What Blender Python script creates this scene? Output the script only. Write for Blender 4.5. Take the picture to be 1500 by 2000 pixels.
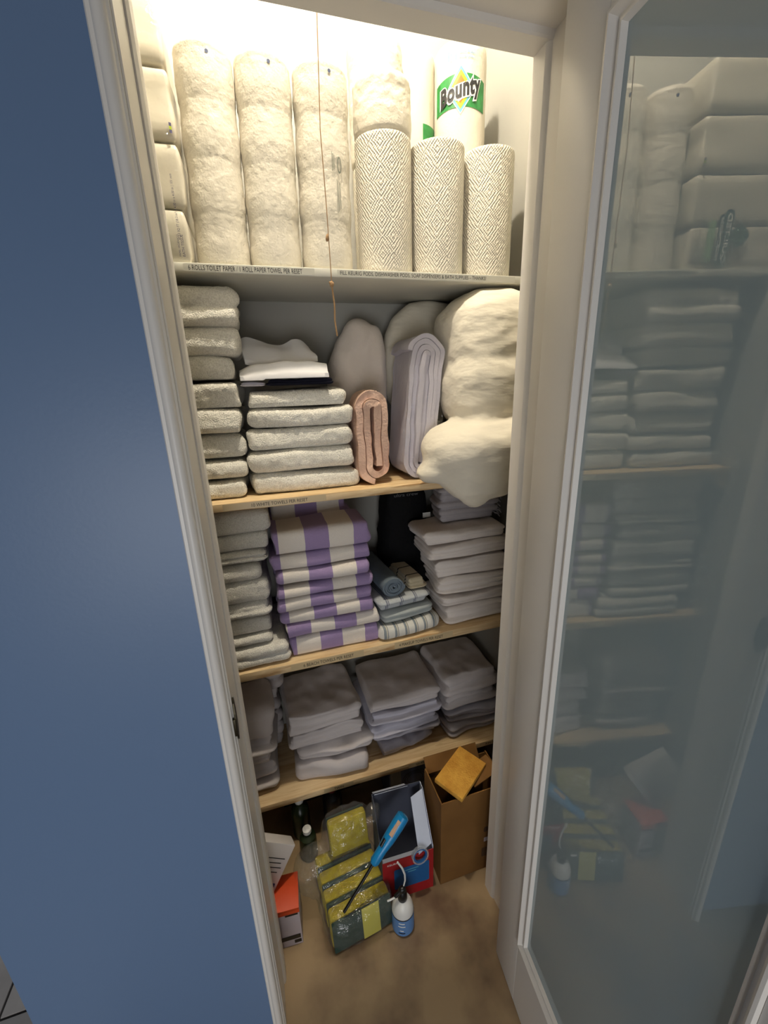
import bpy, bmesh, math, random
from mathutils import Vector, Matrix, noise
S = bpy.context.scene
for o in list(bpy.data.objects): bpy.data.objects.remove(o)
C = S.collection
PI = math.pi

# ---------------------------------------------------------------- camera
cam_d = bpy.data.cameras.new('camera'); cam = bpy.data.objects.new('camera', cam_d); C.objects.link(cam)
S.camera = cam
cam_d.sensor_fit = 'VERTICAL'; cam_d.sensor_height = 36.0; cam_d.lens = 36.0 * 819 / 2000
cam_d.clip_start = 0.01
cam.matrix_world = Matrix((
    (0.95564475, 0.11579896, -0.27080199, 0.0),
    (-0.29285824, 0.27602504, -0.91544756, -1.08),
    (-0.03125975, 0.95414924, 0.29769456, 1.75),
    (0, 0, 0, 1)))

# ---------------------------------------------------------------- light
W = bpy.data.worlds.new('world'); S.world = W; W.use_nodes = True
W.node_tree.nodes['Background'].inputs[0].default_value = (0.86, 0.92, 1.0, 1)
W.node_tree.nodes['Background'].inputs[1].default_value = 0.10
# hall fill standing in for daylight from behind; its unseen window is added
wl = bpy.data.lights.new('hall_fill', 'AREA'); wl.shape = 'RECTANGLE'; wl.size = 1.2; wl.size_y = 1.0
wl.energy = 21.0; wl.color = (0.97, 0.98, 1.0)
wo = bpy.data.objects.new('hall_fill', wl); C.objects.link(wo); wo.location = (-0.5, -2.74, 0.95); wo.rotation_euler = (PI / 2, 0, 0)   # faces +y
# added fill to brighten the hall tiles; no window is known round the corner
w2 = bpy.data.lights.new('tile_fill', 'AREA'); w2.shape = 'RECTANGLE'; w2.size = 0.9; w2.size_y = 1.2
w2.energy = 4.5; w2.color = (0.95, 0.97, 1.0)
w2o = bpy.data.objects.new('tile_fill', w2); C.objects.link(w2o); w2o.location = (-1.5, 1.28, 1.55); w2o.rotation_euler = (-PI / 2, 0, 0)   # faces -y
BULB_POWER = 56.0
S.view_settings.view_transform = 'Standard'; S.view_settings.look = 'None'
S.view_settings.exposure = 0.0; S.view_settings.gamma = 1.0
S.view_settings.use_curve_mapping = False

# ---------------------------------------------------------------- materials
def srgb(r, g, b):
    f = lambda c: (c / 255 / 12.92) if c / 255 <= 0.04045 else ((c / 255 + 0.055) / 1.055) ** 2.4
    return (f(r), f(g), f(b), 1)
class NT:
    def __init__(s, name):
        s.m = bpy.data.materials.new(name); s.m.use_nodes = True
        s.t = s.m.node_tree; s.b = s.t.nodes['Principled BSDF']
    def n(s, typ, **kw):
        nd = s.t.nodes.new(typ)
        for k, v in kw.items():
            if k in nd.inputs: nd.inputs[k].default_value = v
            else: setattr(nd, k, v)
        return nd
    def l(s, a, b): s.t.links.new(a, b)
def coords(t, scale=(1, 1, 1)):
    tc = t.n('ShaderNodeTexCoord'); mp = t.n('ShaderNodeMapping'); mp.inputs['Scale'].default_value = scale
    t.l(tc.outputs['Object'], mp.inputs['Vector']); return mp.outputs['Vector']
def M(name, col, rough=0.6, bumps=(), col2=None, cscale=6.0, cfac=(0.35, 0.7), sheen=0.0, spec=0.5, coat=0.0, stretch=(1, 1, 1), metal=0.0, trans=0.0):
    t = NT(name); b = t.b
    b.inputs['Base Color'].default_value = col; b.inputs['Roughness'].default_value = rough
    b.inputs['Sheen Weight'].default_value = sheen; b.inputs['Specular IOR Level'].default_value = spec
    b.inputs['Coat Weight'].default_value = coat; b.inputs['Coat Roughness'].default_value = 0.03
    b.inputs['Metallic'].default_value = metal
    v = coords(t, stretch)
    if col2:
        nz = t.n('ShaderNodeTexNoise', Scale=cscale, Detail=5.0); t.l(v, nz.inputs['Vector'])
        rp = t.n('ShaderNodeValToRGB'); rp.color_ramp.elements[0].position = cfac[0]; rp.color_ramp.elements[1].position = cfac[1]
        rp.color_ramp.elements[0].color = col; rp.color_ramp.elements[1].color = col2
        t.l(nz.outputs['Fac'], rp.inputs['Fac']); t.l(rp.outputs['Color'], b.inputs['Base Color'])
    prev = None
    for sc, st, ds in bumps:
        nz = t.n('ShaderNodeTexNoise', Scale=sc, Detail=3.0); t.l(v, nz.inputs['Vector'])
        bp = t.n('ShaderNodeBump', Strength=st, Distance=ds); t.l(nz.outputs['Fac'], bp.inputs['Height'])
        if prev: t.l(prev.outputs['Normal'], bp.inputs['Normal'])
        prev = bp
    if prev: t.l(prev.outputs['Normal'], b.inputs['Normal'])
    return t.m
def M_terry(name, col, sc=330.0):
    t = NT(name); b = t.b; v = coords(t)
    b.inputs['Roughness'].default_value = 0.95; b.inputs['Sheen Weight'].default_value = 0.25
    b.inputs['Specular IOR Level'].default_value = 0.1
    nz = t.n('ShaderNodeTexNoise', Scale=sc, Detail=2.0); t.l(v, nz.inputs['Vector'])
    rp = t.n('ShaderNodeValToRGB'); rp.color_ramp.elements[0].position = 0.30; rp.color_ramp.elements[1].position = 0.58
    rp.color_ramp.elements[0].color = (col[0] * 0.78, col[1] * 0.77, col[2] * 0.74, 1); rp.color_ramp.elements[1].color = col
    t.l(nz.outputs['Fac'], rp.inputs['Fac']); t.l(rp.outputs['Color'], b.inputs['Base Color'])
    bp = t.n('ShaderNodeBump', Strength=0.9, Distance=0.004); t.l(nz.outputs['Fac'], bp.inputs['Height'])
    n2 = t.n('ShaderNodeTexNoise', Scale=45.0, Detail=3.0); t.l(v, n2.inputs['Vector'])
    b2 = t.n('ShaderNodeBump', Strength=0.5, Distance=0.008); t.l(n2.outputs['Fac'], b2.inputs['Height'])
    t.l(bp.outputs['Normal'], b2.inputs['Normal']); t.l(b2.outputs['Normal'], b.inputs['Normal'])
    return t.m
def M_stripe(name, a, c, period, duty, phase, axis=0, third=None, sc=420.0):
    t = NT(name); b = t.b; v = coords(t)
    b.inputs['Roughness'].default_value = 0.95; b.inputs['Sheen Weight'].default_value = 0.2
    b.inputs['Specular IOR Level'].default_value = 0.1
    sp = t.n('ShaderNodeSeparateXYZ'); t.l(v, sp.inputs[0])
    nz = t.n('ShaderNodeTexNoise', Scale=20.0); t.l(v, nz.inputs['Vector'])
    ad = t.n('ShaderNodeMath', operation='MULTIPLY_ADD'); ad.inputs[1].default_value = 0.004; t.l(nz.outputs['Fac'], ad.inputs[0]); t.l(sp.outputs[axis], ad.inputs[2])
    a1 = t.n('ShaderNodeMath', operation='MULTIPLY_ADD'); a1.inputs[1].default_value = 1 / period; a1.inputs[2].default_value = phase + 10; t.l(ad.outputs[0], a1.inputs[0])
    fr = t.n('ShaderNodeMath', operation='FRACT'); t.l(a1.outputs[0], fr.inputs[0])
    rp = t.n('ShaderNodeValToRGB'); rp.color_ramp.interpolation = 'CONSTANT'
    rp.color_ramp.elements[0].color = a; rp.color_ramp.elements[1].position = duty; rp.color_ramp.elements[1].color = c
    if third:
        for p, cc in third:
            e = rp.color_ramp.elements.new(p); e.color = cc
    t.l(fr.outputs[0], rp.inputs['Fac']); t.l(rp.outputs['Color'], b.inputs['Base Color'])
    n2 = t.n('ShaderNodeTexNoise', Scale=sc, Detail=2.0); t.l(v, n2.inputs['Vector'])
    bp = t.n('ShaderNodeBump', Strength=0.5, Distance=0.002); t.l(n2.outputs['Fac'], bp.inputs['Height']); t.l(bp.outputs['Normal'], b.inputs['Normal'])
    return t.m
def M_wood(name, c1, c2, c3):
    t = NT(name); b = t.b; v = coords(t, (1.2, 14, 14))
    nz = t.n('ShaderNodeTexNoise', Scale=3.2, Detail=6.0, Distortion=0.9); t.l(v, nz.inputs['Vector'])
    rp = t.n('ShaderNodeValToRGB'); e = rp.color_ramp.elements
    e[0].position = 0.32; e[0].color = c1; e[1].position = 0.55; e[1].color = c2; x = e.new(0.68); x.color = c3
    t.l(nz.outputs['Fac'], rp.inputs['Fac']); t.l(rp.outputs['Color'], b.inputs['Base Color'])
    b.inputs['Roughness'].default_value = 0.55
    v2 = coords(t, (4, 160, 160)); n2 = t.n('ShaderNodeTexNoise', Scale=2.0, Detail=3.0); t.l(v2, n2.inputs['Vector'])
    bp = t.n('ShaderNodeBump', Strength=0.15, Distance=0.001); t.l(n2.outputs['Fac'], bp.inputs['Height']); t.l(bp.outputs['Normal'], b.inputs['Normal'])
    return t.m
def M_film(name, tint=(1, 1, 1, 1), fac=0.10, rough=0.08, haze=0.0):
    t = NT(name); out = t.t.nodes['Material Output']
    tr = t.n('ShaderNodeBsdfTransparent'); tr.inputs['Color'].default_value = tint
    b = t.b; b.inputs['Base Color'].default_value = (0.9, 0.9, 0.9, 1); b.inputs['Roughness'].default_value = rough
    b.inputs['Specular IOR Level'].default_value = 0.8
    v = coords(t); nz = t.n('ShaderNodeTexNoise', Scale=38.0, Detail=3.0); t.l(v, nz.inputs['Vector'])
    bp = t.n('ShaderNodeBump', Strength=0.8, Distance=0.012); t.l(nz.outputs['Fac'], bp.inputs['Height'])
    gl = t.n('ShaderNodeBsdfGlossy'); gl.inputs['Roughness'].default_value = rough
    t.l(bp.outputs['Normal'], gl.inputs['Normal']); t.l(bp.outputs['Normal'], b.inputs['Normal'])
    m1 = t.n('ShaderNodeMixShader'); m1.inputs[0].default_value = fac; t.l(tr.outputs[0], m1.inputs[1]); t.l(gl.outputs[0], m1.inputs[2])
    m2 = t.n('ShaderNodeMixShader'); m2.inputs[0].default_value = haze; t.l(m1.outputs[0], m2.inputs[1]); t.l(b.outputs[0], m2.inputs[2])
    t.l(m2.outputs[0], out.inputs['Surface']); return t.m
def M_emit(name, col, st):
    t = NT(name); t.b.inputs['Emission Color'].default_value = col; t.b.inputs['Emission Strength'].default_value = st
    t.b.inputs['Base Color'].default_value = col; return t.m
def M_emboss(name, col):
    # quilted diamond embossing of a paper towel, around the roll
    t = NT(name); b = t.b; b.inputs['Base Color'].default_value = col; b.inputs['Roughness'].default_value = 0.9; b.inputs['Specular IOR Level'].default_value = 0.15
    tc = t.n('ShaderNodeTexCoord'); sp = t.n('ShaderNodeSeparateXYZ'); t.l(tc.outputs['Object'], sp.inputs[0])
    at = t.n('ShaderNodeMath', operation='ARCTAN2'); t.l(sp.outputs[1], at.inputs[0]); t.l(sp.outputs[0], at.inputs[1])
    u = t.n('ShaderNodeMath', operation='MULTIPLY'); u.inputs[1].default_value = 0.066; t.l(at.outputs[0], u.inputs[0])
    def tri(src, period):
        a = t.n('ShaderNodeMath', operation='PINGPONG'); a.inputs[1].default_value = period / 2; t.l(src, a.inputs[0])
        d = t.n('ShaderNodeMath', operation='DIVIDE'); d.inputs[1].default_value = period / 2; t.l(a.outputs[0], d.inputs[0]); return d.outputs[0]
    s = t.n('ShaderNodeMath', operation='ADD'); t.l(tri(u.outputs[0], 0.052), s.inputs[0]); t.l(tri(sp.outputs[2], 0.075), s.inputs[1])
    rg = t.n('ShaderNodeMath', operation='MULTIPLY'); rg.inputs[1].default_value = 3.5 * 2 * PI; t.l(s.outputs[0], rg.inputs[0])
    sn = t.n('ShaderNodeMath', operation='SINE'); t.l(rg.outputs[0], sn.inputs[0])
    cx = t.n('ShaderNodeMath', operation='MULTIPLY'); cx.inputs[1].default_value = 2 * PI / 0.0064; t.l(u.outputs[0], cx.inputs[0])
    cz = t.n('ShaderNodeMath', operation='MULTIPLY'); cz.inputs[1].default_value = 2 * PI / 0.0064; t.l(sp.outputs[2], cz.inputs[0])
    sx = t.n('ShaderNodeMath', operation='SINE'); t.l(cx.outputs[0], sx.inputs[0]); sz = t.n('ShaderNodeMath', operation='SINE'); t.l(cz.outputs[0], sz.inputs[0])
    pr = t.n('ShaderNodeMath', operation='MULTIPLY'); t.l(sx.outputs[0], pr.inputs[0]); t.l(sz.outputs[0], pr.inputs[1])
    mx = t.n('ShaderNodeMath', operation='MULTIPLY_ADD'); mx.inputs[1].default_value = 0.8; t.l(pr.outputs[0], mx.inputs[0]); t.l(sn.outputs[0], mx.inputs[2])
    bp = t.n('ShaderNodeBump', Strength=0.7, Distance=0.0012); t.l(mx.outputs[0], bp.inputs['Height']); t.l(bp.outputs['Normal'], b.inputs['Normal'])
    return t.m

CREAM = srgb(240, 234, 220)
m_wall = M('closet_wall_paint', srgb(164, 162, 154), 0.55, [(90, .08, .002)])
m_blue = M('blue_wall_paint', srgb(108, 134, 170), 0.40, [(160, .10, .001)], spec=0.45)
m_trim = M('white_trim_paint', srgb(234, 229, 221), 0.38, [(260, .07, .001), (14, .08, .004)])
m_shelfw = M('white_shelf_paint', srgb(216, 214, 202), 0.5, [(60, .05, .002)])
m_pine = M_wood('pine_wood', srgb(206, 170, 120), srgb(232, 205, 160), srgb(190, 150, 100))
m_floor = M('worn_tan_floor', srgb(156, 132, 98), 0.42, [(40, .15, .003)], col2=srgb(88, 62, 40), cscale=4.2, cfac=(0.46, 0.66))
m_tile = M('grey_floor_tile', srgb(200, 194, 188), 0.5, [(30, .1, .002)], col2=srgb(172, 165, 160), cscale=9)
m_grout = M('dark_grout', srgb(70, 66, 64), 0.9)
m_ceil = M('ceiling_paint', srgb(225, 223, 218), 0.7)
m_hall = M('hall_wall_paint', srgb(150, 158, 170), 0.7)
m_terryw = M_terry('cream_terry', srgb(250, 246, 234))
m_terryo = M_terry('white_terry', srgb(244, 240, 230), 420)
m_sheet = M('white_cotton_sheet', srgb(206, 198, 196), 0.9, [(420, .25, .001), (22, .3, .006)], sheen=.15, spec=.15)
m_sheetb = M('cool_white_cotton', srgb(200, 197, 208), 0.9, [(420, .25, .001), (22, .3, .006)], sheen=.15, spec=.15)
m_throw = M('oat_cotton_throw', srgb(232, 223, 216), 0.95, [(300, .5, .002), (40, .3, .005)], sheen=.2, spec=.1)
m_greyt = M('grey_fringed_throw', srgb(168, 162, 164), 0.95, [(300, .6, .002), (50, .3, .004)], spec=.1)
m_pillow = M('cream_linen', srgb(228, 220, 202), 0.9, [(500, .2, .0008), (40, .25, .005), (12, .40, .02)], sheen=.15, spec=.15, stretch=(.6, 1, 1.7))
m_cream = M('cream_fleece', srgb(228, 216, 204), 0.95, [(260, .4, .002), (26, .4, .008)], sheen=.25, spec=.1)
m_lav = M('lavender_cotton', srgb(204, 200, 210), 0.9, [(400, .3, .001), (36, .35, .005)], spec=.15)
m_film = M_film('clear_plastic_film', fac=.06, rough=.12)
m_bag = M_film('clear_poly_bag', tint=(.93, .94, .92, 1), fac=.06, rough=.08, haze=.045)
m_wrap = M('tissue_wrap_film', srgb(220, 213, 197), 0.42, [(120, .40, .003), (260, .40, .0014), (20, .15, .010)], spec=.3)
m_wrap2 = M('glossy_pack_film', srgb(214, 207, 189), 0.3, [(26, .25, .006)], spec=.6)
m_paper = M('plain_tissue_paper', srgb(206, 199, 183), 0.85, [(200, .5, .0015), (60, .3, .003)], spec=.15)
m_emboss = M_emboss('quilted_paper_towel', srgb(224, 217, 201))
m_core = M('cardboard_core', srgb(170, 140, 105), 0.9)
m_ink = M('black_ink', srgb(24, 22, 24), 0.6)
m_inkp = M('purple_ink', srgb(60, 56, 92), 0.6)
m_inkg = M('grey_green_ink', srgb(120, 124, 112), 0.6)
m_blueink = M('blue_ink', srgb(70, 140, 190), 0.6)
m_green = M('green_print', srgb(22, 104, 42), 0.5, [], col2=srgb(40, 128, 60), cscale=60)
m_dkgreen = M('dark_green_print', srgb(46, 82, 66), 0.5)
m_ltgreen = M('light_green_print', srgb(150, 190, 140), 0.5)
m_white = M('white_print', srgb(246, 246, 240), 0.5)
m_ltblue = M('pale_blue_print', srgb(92, 164, 184), 0.5)
m_yel = M('yellow_green_print', srgb(158, 176, 20), 0.5)
m_org = M('orange_print', srgb(226, 104, 14), 0.5)
m_tape = M('pale_label_tape', srgb(200, 198, 186), .35)
m_tapep = M('wood_toned_label_tape', srgb(204, 182, 142), .35)
m_purple = M_stripe('purple_white_stripe', srgb(158, 138, 178), srgb(228, 220, 210), 0.139, 0.485, 0.324)
m_purple2 = M_stripe('purple_white_stripe_shifted', srgb(158, 138, 178), srgb(228, 220, 210), 0.139, 0.485, 0.97)
m_pink = M('pink_muslin', srgb(222, 188, 168), 0.95, [(150, .9, .003), (60, .3, .004)], spec=.1)
m_bluet = M('slate_blue_cotton', srgb(112, 124, 134), 0.9, [(360, .3, .001), (30, .2, .005)], spec=.12)
m_blued = M('dark_slate_weave', srgb(70, 84, 102), 0.9, [(360, .3, .001)], spec=.12)
m_sage = M('pale_sage_cotton', srgb(176, 182, 180), 0.9, [(360, .3, .001), (30, .3, .005)], spec=.12)
m_greystripe = M_stripe('grey_white_stripe', srgb(222, 220, 212), srgb(140, 148, 152), 0.034, 0.40, 0.2, third=[(0.62, srgb(214, 208, 190)), (0.72, srgb(120, 128, 132)), (0.78, srgb(222, 220, 212))])
m_check = M_stripe('cream_dark_band', srgb(196, 184, 156), srgb(52, 48, 44), 0.062, 0.90, 0.3, axis=1)
m_plaid = M_stripe('pale_plaid', srgb(190, 194, 196), srgb(120, 126, 142), 0.05, 0.82, 0.1, third=[(0.9, srgb(204, 204, 200)), (0.94, srgb(120, 126, 142))])
m_black = M('black_fabric', srgb(12, 12, 14), 0.8, [(60, .4, .006)], spec=.2)
m_navy = M('navy_cotton', srgb(32, 32, 44), 0.9, [(60, .4, .004)], spec=.1)
m_card = M('brown_cardboard', srgb(126, 90, 48), 0.85, [(120, .1, .001)], col2=srgb(112, 78, 40), cscale=7, spec=.2)
m_cardd = M('dark_cardboard_print', srgb(74, 50, 26), 0.85)
m_foam = M('yellow_foam_board', srgb(222, 168, 70), 0.9, [(180, .7, .003)], col2=srgb(196, 138, 46), cscale=30)
m_spy = M('yellow_sponge', srgb(196, 178, 24), 0.9, [(260, .6, .002)], col2=srgb(172, 152, 18), cscale=40)
m_spg = M('green_scrub_pad', srgb(42, 66, 56), 0.95, [(420, .9, .002)])
m_splabel = M('yellow_paper_label', srgb(214, 204, 84), 0.6, [(30, .1, .004)])
m_red = M('red_carton', srgb(160, 22, 28), 0.5)
m_carb = M('blue_carton', srgb(22, 92, 150), 0.5)
m_carw = M('white_carton', srgb(196, 204, 222), 0.6)
m_orange = M('orange_carton', srgb(214, 72, 18), 0.5)
m_greyc = M('grey_white_carton', srgb(176, 164, 166), 0.6)
m_dark = M('black_plastic', srgb(14, 14, 15), 0.35)
m_lblue = M('blue_plastic', srgb(20, 130, 190), 0.3)
m_bott = M('white_plastic', srgb(226, 226, 222), 0.35)
m_lab = M('blue_bottle_label', srgb(98, 142, 196), 0.45)
m_metal = M('dark_brass', srgb(60, 54, 40), 0.4, metal=.8)
m_string = M('cotton_string', srgb(176, 140, 100), 0.9)
m_glass = M('frosted_glass', srgb(190, 210, 214), 0.7, spec=.2)
def _pane(m, col, f, ior):
    nt = m.node_tree; b = nt.nodes['Principled BSDF']; out = nt.nodes['Material Output']
    tr = nt.nodes.new('ShaderNodeBsdfTranslucent'); tr.inputs['Color'].default_value = col
    mx = nt.nodes.new('ShaderNodeMixShader'); mx.inputs[0].default_value = f
    nt.links.new(b.outputs[0], mx.inputs[1]); nt.links.new(tr.outputs[0], mx.inputs[2])
    gl = nt.nodes.new('ShaderNodeBsdfGlossy'); gl.inputs['Roughness'].default_value = 0.0
    fr = nt.nodes.new('ShaderNodeFresnel'); fr.inputs['IOR'].default_value = ior
    m2 = nt.nodes.new('ShaderNodeMixShader'); nt.links.new(fr.outputs[0], m2.inputs[0])
    nt.links.new(mx.outputs[0], m2.inputs[1]); nt.links.new(gl.outputs[0], m2.inputs[2]); nt.links.new(m2.outputs[0], out.inputs['Surface'])
_pane(m_glass, srgb(190, 205, 215), .3, 2.3)
m_porc = M('porcelain', srgb(235, 233, 228), 0.25)
m_bulb = M_emit('bulb_glow', (1.0, 0.90, 0.74, 1), BULB_POWER / (4 * PI * 0.03 ** 2 * PI) )
m_bags = M('dark_green_bottle', srgb(28, 40, 20), 0.3)
m_redl = M('dark_red_label', srgb(96, 20, 24), 0.5)

# ---------------------------------------------------------------- mesh helpers
def mesh(name, verts, faces, mt, parent=None, smooth=True, loc=None, rot=None, auto=None):
    me = bpy.data.meshes.new(name); me.from_pydata([tuple(v) for v in verts], [], faces); me.update()
    bm = bmesh.new(); bm.from_mesh(me); bmesh.ops.recalc_face_normals(bm, faces=bm.faces); bm.to_mesh(me); bm.free()
    if isinstance(mt, (list, tuple)):
        for q in mt: me.materials.append(q)
    else: me.materials.append(mt)
    if smooth:
        me.shade_smooth()
        if auto: me.set_sharp_from_angle(angle=math.radians(auto))
    o = bpy.data.objects.new(name, me); C.objects.link(o)
    if parent: o.parent = parent
    if loc is not None: o.location = loc
    if rot is not None: o.rotation_euler = rot
    return o
def tag(o, label=None, cat=None, group=None, kind=None):
    if label: o['label'] = label
    if cat: o['category'] = cat
    if group: o['group'] = group
    if kind: o['kind'] = kind
    return o
def thing(name, label, cat, loc=(0, 0, 0), rz=0.0, group=None, rot=None):
    o = bpy.data.objects.new(name, None); C.objects.link(o); o.location = loc
    o.rotation_euler = rot if rot else (0, 0, rz); o.empty_display_size = 0.05
    return tag(o, label, cat, group)
def boxv(x0, x1, y0, y1, z0, z1):
    return [(x0, y0, z0), (x1, y0, z0), (x1, y1, z0), (x0, y1, z0), (x0, y0, z1), (x1, y0, z1), (x1, y1, z1), (x0, y1, z1)]
BF = [(0, 3, 2, 1), (4, 5, 6, 7), (0, 1, 5, 4), (1, 2, 6, 5), (2, 3, 7, 6), (3, 0, 4, 7)]
def box(name, x0, x1, y0, y1, z0, z1, mt, parent=None, bev=0.0, **kw):
    bm = bmesh.new(); vs = [bm.verts.new(v) for v in boxv(x0, x1, y0, y1, z0, z1)]
    for f in BF: bm.faces.new([vs[i] for i in f])
    if bev: bmesh.ops.bevel(bm, geom=bm.edges[:], offset=bev, segments=2, affect='EDGES', profile=0.5)
    v = [tuple(q.co) for q in bm.verts]; bm.verts.index_update(); f = [[q.index for q in p.verts] for p in bm.faces]; bm.free()
    return mesh(name, v, f, mt, parent, smooth=bool(bev), auto=30, **kw)
def prism(name, poly, z0, z1, mt, parent=None, smooth=False, auto=25, **kw):
    n = len(poly)
    v = [(p[0], p[1], z0) for p in poly] + [(p[0], p[1], z1) for p in poly]
    f = [tuple(range(n))[::-1], tuple(range(n, 2 * n))] + [(i, (i + 1) % n, n + (i + 1) % n, n + i) for i in range(n)]
    return mesh(name, v, f, mt, parent, smooth, auto=auto, **kw)
def prism_x(name, poly, x0, x1, mt, parent=None, smooth=False, auto=25, **kw):   # poly in (y,z)
    n = len(poly)
    v = [(x0, p[0], p[1]) for p in poly] + [(x1, p[0], p[1]) for p in poly]
    f = [tuple(range(n))[::-1], tuple(range(n, 2 * n))] + [(i, (i + 1) % n, n + (i + 1) % n, n + i) for i in range(n)]
    return mesh(name, v, f, mt, parent, smooth, auto=auto, **kw)
def lathe(name, prof, seg, mt, parent=None, jit=None, auto=40, cap=True, **kw):
    v = []; f = []
    for i, (r, z) in enumerate(prof):
        for k in range(seg):
            a = 2 * PI * k / seg; rr = r; zz = z
            if jit: rr, zz = jit(r, z, a)
            v.append((rr * math.cos(a), rr * math.sin(a), zz))
    for i in range(len(prof) - 1):
        for k in range(seg):
            a = i * seg + k; b = i * seg + (k + 1) % seg
            f.append((a, b, b + seg, a + seg))
    if cap:
        f.append(tuple(range(seg))[::-1]); f.append(tuple(range((len(prof) - 1) * seg, len(prof) * seg)))
    return mesh(name, v, f, mt, parent, True, auto=auto, **kw)
def tube(name, pts, r, mt, parent=None, seg=8, **kw):
    pts = [Vector(p) for p in pts]; v = []; f = []
    for i, p in enumerate(pts):
        d = (pts[min(i + 1, len(pts) - 1)] - pts[max(i - 1, 0)]).normalized()
        u = d.orthogonal().normalized() if i == 0 else (u - d * u.dot(d)).normalized()
        w = d.cross(u); rr = r[i] if isinstance(r, (list, tuple)) else r
        for k in range(seg):
            a = 2 * PI * k / seg; v.append(p + (u * math.cos(a) + w * math.sin(a)) * rr)
    for i in range(len(pts) - 1):
        for k in range(seg):
            a = i * seg + k; b = i * seg + (k + 1) % seg; f.append((a, b, b + seg, a + seg))
    f.append(tuple(range(seg))[::-1]); f.append(tuple(range((len(pts) - 1) * seg, len(pts) * seg)))
    return mesh(name, v, f, mt, parent, True, auto=50, **kw)
def NZ(x, y, z): return noise.noise(Vector((x, y, z)))
def axis_samples(half, r, n):
    inner = half - r; out = []
    k = 4
    for i in range(k): out.append(-half + r * (1 - math.cos(PI / 2 * i / k)) if r > 0 else -half)
    for i in range(n + 1): out.append(-inner + 2 * inner * i / n)
    for i in range(k - 1, -1, -1): out.append(half - (r * (1 - math.cos(PI / 2 * i / k)) if r > 0 else 0))
    res = []
    for q in out:
        if not res or q - res[-1] > 1e-6: res.append(q)
    return res
def fold_mesh(w, d, h, L=2, seed=0, amp=0.004, lobe=0.006, rnd=0.004, rx=0.012, ry=None, wave=0.0, nx=22, ny=12, fine=0.0):
    """a folded piece of cloth: front edge at y=0, base at z=0; L layers show as rounded lobes round the edges"""
    rs = random.Random(seed); rz = min(h * 0.46, 0.02); ry = ry or min(h * 0.5, 0.022)
    hx, hy, hz = w / 2, d / 2, h / 2
    xs = axis_samples(hx, rx, nx); ys = axis_samples(hy, ry, ny)
    nz_ = max(8, L * 6); zs = [-hz + h * i / nz_ for i in range(nz_ + 1)]
    offs = [rs.uniform(-1, 1) * rnd for _ in range(L + 1)]
    idx = {}; V = []; F = []
    def P(i, j, k):
        key = (i, j, k)
        if key in idx: return idx[key]
        x, y, z = xs[i], ys[j], zs[k]
        qx = max(-hx + rx, min(hx - rx, x)); qy = max(-hy + ry, min(hy - ry, y)); qz = max(-hz + rz, min(hz - rz, z))
        e = Vector(((x - qx) / rx, (y - qy) / ry, (z - qz) / rz))
        if e.length > 1e-9: e.normalize()
        px, py, pz = qx + e.x * rx, qy + e.y * ry, qz + e.z * rz
        t = min(0.9999, max(0, (pz + hz) / h)); s = seed * 7.31
        l = t * L; li = int(l); fr = l - li
        g = 1 - math.sqrt(max(0, 1 - (2 * fr - 1) ** 2)) if L > 1 else 0
        g = g * lobe + (offs[li] + rnd * 0.8 * NZ(px * 9 + s, li * 3.7, s)) * (1 - abs(2 * fr - 1) ** 4)
        py += -e.y * abs(e.y) * 0 + (g if e.y < -0.3 else 0) * min(1, -e.y * 1.3 if e.y < 0 else 0)
        sx = min(1, max(0, abs(e.x) - 0.25) * 1.6)
        px -= math.copysign(1, e.x) * g * sx if e.x else 0
        py += amp * 1.3 * NZ(px * 7 + s, pz * 18, s + 2)
        px += amp * 1.2 * NZ(py * 8, pz * 22 + s, s + 4) * (0.4 + sx)
        top = t
        pz += amp * (0.5 + 0.9 * top) * (NZ(px * 6 + s, py * 6, s + 9) - .3) * (1 if 0.02 < t else 0)
        if wave: pz += wave * top * (NZ(px * 13 + s, py * 10, s) + 0.6 * NZ(px * 26 + s, py * 24, s + 5) - .35)
        if fine: 
            f3 = NZ(px * 95 + s, py * 95, pz * 95); px += fine * f3 * 0.5; py += fine * f3; pz += fine * f3 * 0.6 * (1 if t > .1 else 0)
        V.append((px, py + hy, max(0.0, pz + hz))); idx[key] = len(V) - 1; return idx[key]
    I, J, K = len(xs) - 1, len(ys) - 1, len(zs) - 1
    for i in range(I):
        for j in range(J):
            for k in (0, K): F.append((P(i, j, k), P(i + 1, j, k), P(i + 1, j + 1, k), P(i, j + 1, k)))
    for i in range(I):
        for k in range(K):
            for j in (0, J): F.append((P(i, j, k), P(i + 1, j, k), P(i + 1, j, k + 1), P(i, j, k + 1)))
    for j in range(J):
        for k in range(K):
            for i in (0, I): F.append((P(i, j, k), P(i, j + 1, k), P(i, j + 1, k + 1), P(i, j, k + 1)))
    return V, F
def folded(name, label, cat, xc, y0, z0, w, d, h, mt, group=None, rz=0.0, tilt=(0, 0), **kw):
    V, F = fold_mesh(w, d, h, **kw)
    o = mesh(name, V, F, mt, None, True, loc=(xc, y0, z0), rot=(tilt[0], tilt[1], rz))
    return tag(o, label, cat, group)
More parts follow.
